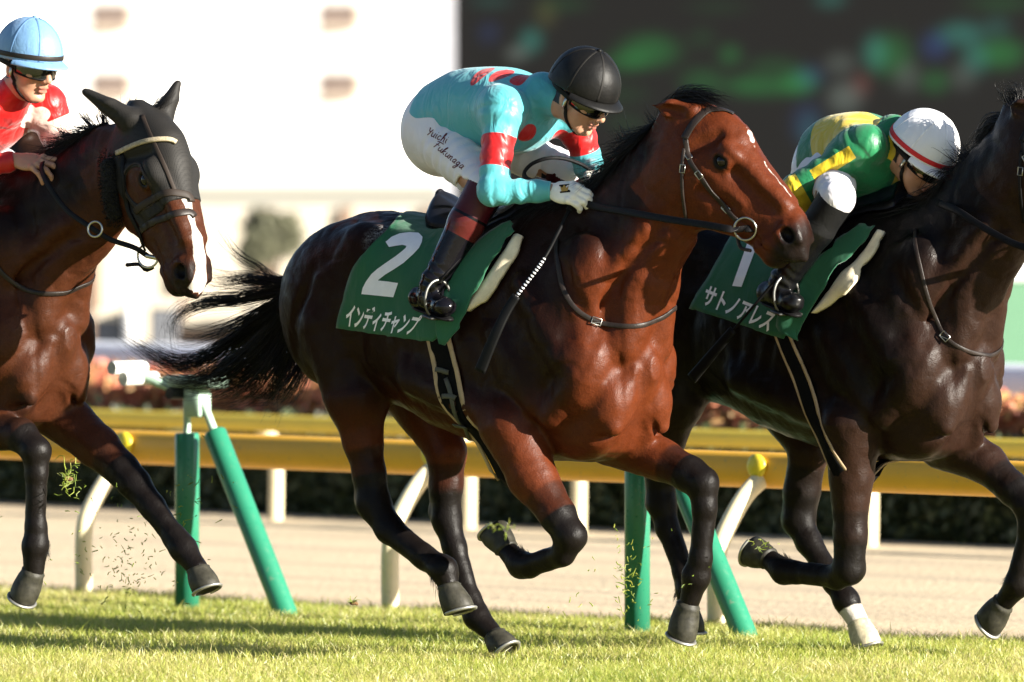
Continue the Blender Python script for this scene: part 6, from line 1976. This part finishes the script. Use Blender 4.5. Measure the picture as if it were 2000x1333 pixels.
def shrub(px, Y_, zc, rx, rz, label, cols):
    E = empty('shrub', Matrix.Translation(((px - 1000) * Y_ / FPX, Y_, 0))); tag(E, label, 'shrub', 'shrubs on the infield')
    mb = MB(); mb.tube([(0, 0, 0), (.01, 0, zc * .5), (0, .01, zc)], [.035, .028, .018], 8)
    for a in range(5): mb.tube([(0, 0, zc * .6), (.5 * rx * math.cos(a * 1.26), .5 * rx * math.sin(a * 1.26), zc)], [.016, .008], 6)
    mb.build('trunk', M['bark'], E)
    n = 2600; d = rng.normal(size=(n, 3)); d /= np.linalg.norm(d, axis=1)[:, None]
    r = (rng.random(n) ** .45) * (1 + .25 * vnoise(d, 2.2, int(px) % 9))
    c = d * r[:, None] * np.array((rx, rx * .8, rz)) + np.array((0, 0, zc))
    a = rng.normal(size=(n, 3)); a /= np.linalg.norm(a, axis=1)[:, None]; b = np.cross(a, rng.normal(size=(n, 3))); b /= np.linalg.norm(b, axis=1)[:, None]
    V_ = np.stack([c - a * .03, c + b * .014, c + a * .03, c - b * .014], 1).reshape(-1, 3)
    o = mesh_np('crown', V_, np.arange(n * 4).reshape(n, 4), M['bush_leaf'], E, False); o['kind'] = 'stuff'
shrub(535, 64, 1.05, .26, .20, 'round olive green shrub over the black tail of the middle horse', None)
shrub(498, 63.5, .92, .13, .15, 'small brownish shrub at the left foot of the round olive shrub', None)

# ---- apartment block -----------------------------------------------------------------------------------
YB = 350.0
def bx(px): return (px - 1000) * YB / FPX
def bz(py): return CAMH - (py - HORIZ) * YB / FPX
E = empty('apartment_block', Matrix.Translation((bx(300), YB, 0))); tag(E, 'large white apartment block with columns of brown windows', 'building')
x0, x1 = bx(-1500) - bx(300), bx(1010) - bx(300)
mb = MB(); mb.box(((x0 + x1) / 2, 8, 16), (x1 - x0, 16, 32)); mb.build('wall', M['white_wall'], E, False)
fh = 135 * YB / FPX
for cx, w_ in ((-670, 70), (-225, 72), (217, 74), (662, 74)):
    for k in range(-1, 8):
        zc = bz(168) + k * fh
        if zc < 1.5: continue
        xx = bx(cx) - bx(300); ww = w_ * YB / FPX
        mb = MB(); mb.box((xx, -.02, zc), (ww * 1.15, .12, 1.4), None, .02); wo_ = mb.build('window', M['brown_glass'], E, False)
        mb = MB(); mb.box((xx, -.25, zc - .62), (ww * 1.12, .5, .16), None, .02); mb.build('sill', M['soffit'], wo_, False)
        mb = MB(); mb.box((xx + ww * .62, -.02, zc + .1), (ww * .18, .10, 1.2), None, .02); mb.build('shutter', M['soffit'], wo_, False)
mb = MB(); mb.box(((x0 + x1) / 2, 8, 32.3), (x1 - x0 + .6, 16.6, .6)); mb.build('roof', M['soffit'], E, False)

# ---- video screen -----------------------------------------------------------------------------------------
YV = 70.0
vx = lambda px: (px - 1000) * YV / FPX
vz = lambda py: CAMH - (py - HORIZ) * YV / FPX
E = empty('video_screen', Matrix.Translation((vx(1600), YV, 0))); tag(E, 'huge dark video screen with blurred green and blue lights', 'video screen')
xa, xb = vx(893) - vx(1600), vx(2700) - vx(1600); za, zb = vz(470), vz(-420)
nx, nz = 181, 90
gx, gz = np.meshgrid(np.linspace(xa, xb, nx), np.linspace(za, zb, nz), indexing='ij')
gp = 1000 + (gx + vx(1600)) * FPX / YV; gy = HORIZ - (gz - CAMH) * FPX / YV
col = np.zeros((nx, nz, 3))
G_, T_, B_, W_ = (.03, .42, .08), (.06, .42, .33), (.03, .09, .36), (.30, .36, .31)
for px, py, rx, ry, c, k in ((1010, 105, 22, 16, W_, .8), (1037, 80, 22, 24, T_, .8), (955, 65, 22, 22, B_, .35), (1066, 28, 22, 26, (.25, .25, .06), .5), (1270, 100, 55, 30, G_, .8), (1225, 120, 40, 20, G_, .6), (1425, 108, 22, 20, G_, .5), (1370, 75, 26, 20, G_, .18),
        (1490, 168, 70, 20, G_, .85), (1560, 160, 34, 24, G_, .85), (1370, 160, 40, 26, G_, .45), (1510, 130, 50, 18, G_, .3), (1580, 150, 28, 22, B_, .6), (1640, 125, 30, 22, W_, .55), (1650, 192, 32, 30, W_, .95), (1680, 165, 20, 24, (.4, .10, .08), .6), (1575, 240, 30, 40, B_, .5), (1580, 252, 22, 30, T_, .35),
        (1708, 103, 24, 34, T_, .75), (1740, 108, 40, 40, G_, .6), (1772, 150, 26, 30, W_, .5), (1825, 160, 28, 22, G_, .65), (1825, 90, 26, 26, B_, .9), (1875, 67, 44, 24, T_, .8), (1945, 55, 28, 22, T_, .35), (1905, 115, 26, 30, T_, .7), (1955, 105, 44, 28, G_, .85), (1880, 150, 26, 26, W_, .5), (1620, 0, 30, 16, T_, .5), (1950, 8, 70, 16, G_, .25),
        (1220, 185, 50, 20, G_, .12), (1225, 240, 40, 16, G_, .14), (1400, 15, 60, 14, G_, .12), (1100, 10, 50, 14, G_, .2), (960, 5, 40, 12, T_, .25), (2100, 100, 60, 30, G_, .7), (2220, 160, 50, 30, T_, .5), (2350, 60, 60, 40, G_, .6), (1300, -120, 90, 40, G_, .5), (1700, -150, 90, 40, T_, .4), (2000, -200, 90, 50, G_, .5)):
    col += np.array(c) * k * np.exp(-(((gp - px) / rx) ** 2 + ((gy - py) / ry) ** 2) ** 1.5)[..., None]
col *= (.8 + .2 * np.clip(vnoise(np.stack([gx.ravel() * 3, gz.ravel() * 3, gz.ravel() * 0], 1), 1, 4), -1, 1).reshape(nx, nz, 1))
V_ = np.stack([gx.ravel(), np.full(gx.size, -.055), gz.ravel()], 1); idx = np.arange(nx * nz).reshape(nx, nz)
F_ = np.stack([idx[:-1, :-1], idx[1:, :-1], idx[1:, 1:], idx[:-1, 1:]], -1).reshape(-1, 4)
t = NT('video_image'); at = t.new('ShaderNodeAttribute', attribute_name='image'); t.link(at.outputs['Vector'], t.p.inputs['Emission Color']); t.set(Base_Color=(.0042, .0042, .0044), Roughness=.8, Emission_Strength=.10, Specular_IOR_Level=.1)
mesh_np('display', V_, F_, t.m, E, False, attrs={'image': col.reshape(-1, 3)})
M['screen_case'] = simple('dark_screen_case', (.005, .005, .005), .8)
M['screen_frame'] = simple('pale_grey_screen_frame', (.42, .42, .46), .6)
mb = MB(); mb.box(((xa + xb) / 2, .35, (za + zb) / 2), (xb - xa + .04, .8, zb - za + .04)); mb.build('case', M['screen_case'], E, False)
mb = MB(); mb.box((xa - .09, .3, (za + zb) / 2), (.13, .9, zb - za)); mb.build('frame', M['screen_frame'], E, False)
mb = MB(); mb.box(((xa + xb) / 2, .2, za - .16), (xb - xa, .7, .26)); mb.build('frame', M['screen_frame'], E, False)
for xx in (xa + .6, (xa + xb) / 2, xb - .6):
    mb = MB(); mb.box((xx, .3, (za - .3) / 2), (.3, .3, za - .3)); mb.build('leg', M['screen_frame'], E, False)
M['board_green'] = simple('mint_green_board', (.115, .235, .145), .7)
boxed('advertising_board', 1900, 2600, .02, .82, 60, .15, 'board_green', 'mint green board under the video screen at the right edge', 'board', None, [('frame', 'white_wall', 0, 1, .93, 1.0, .03)])
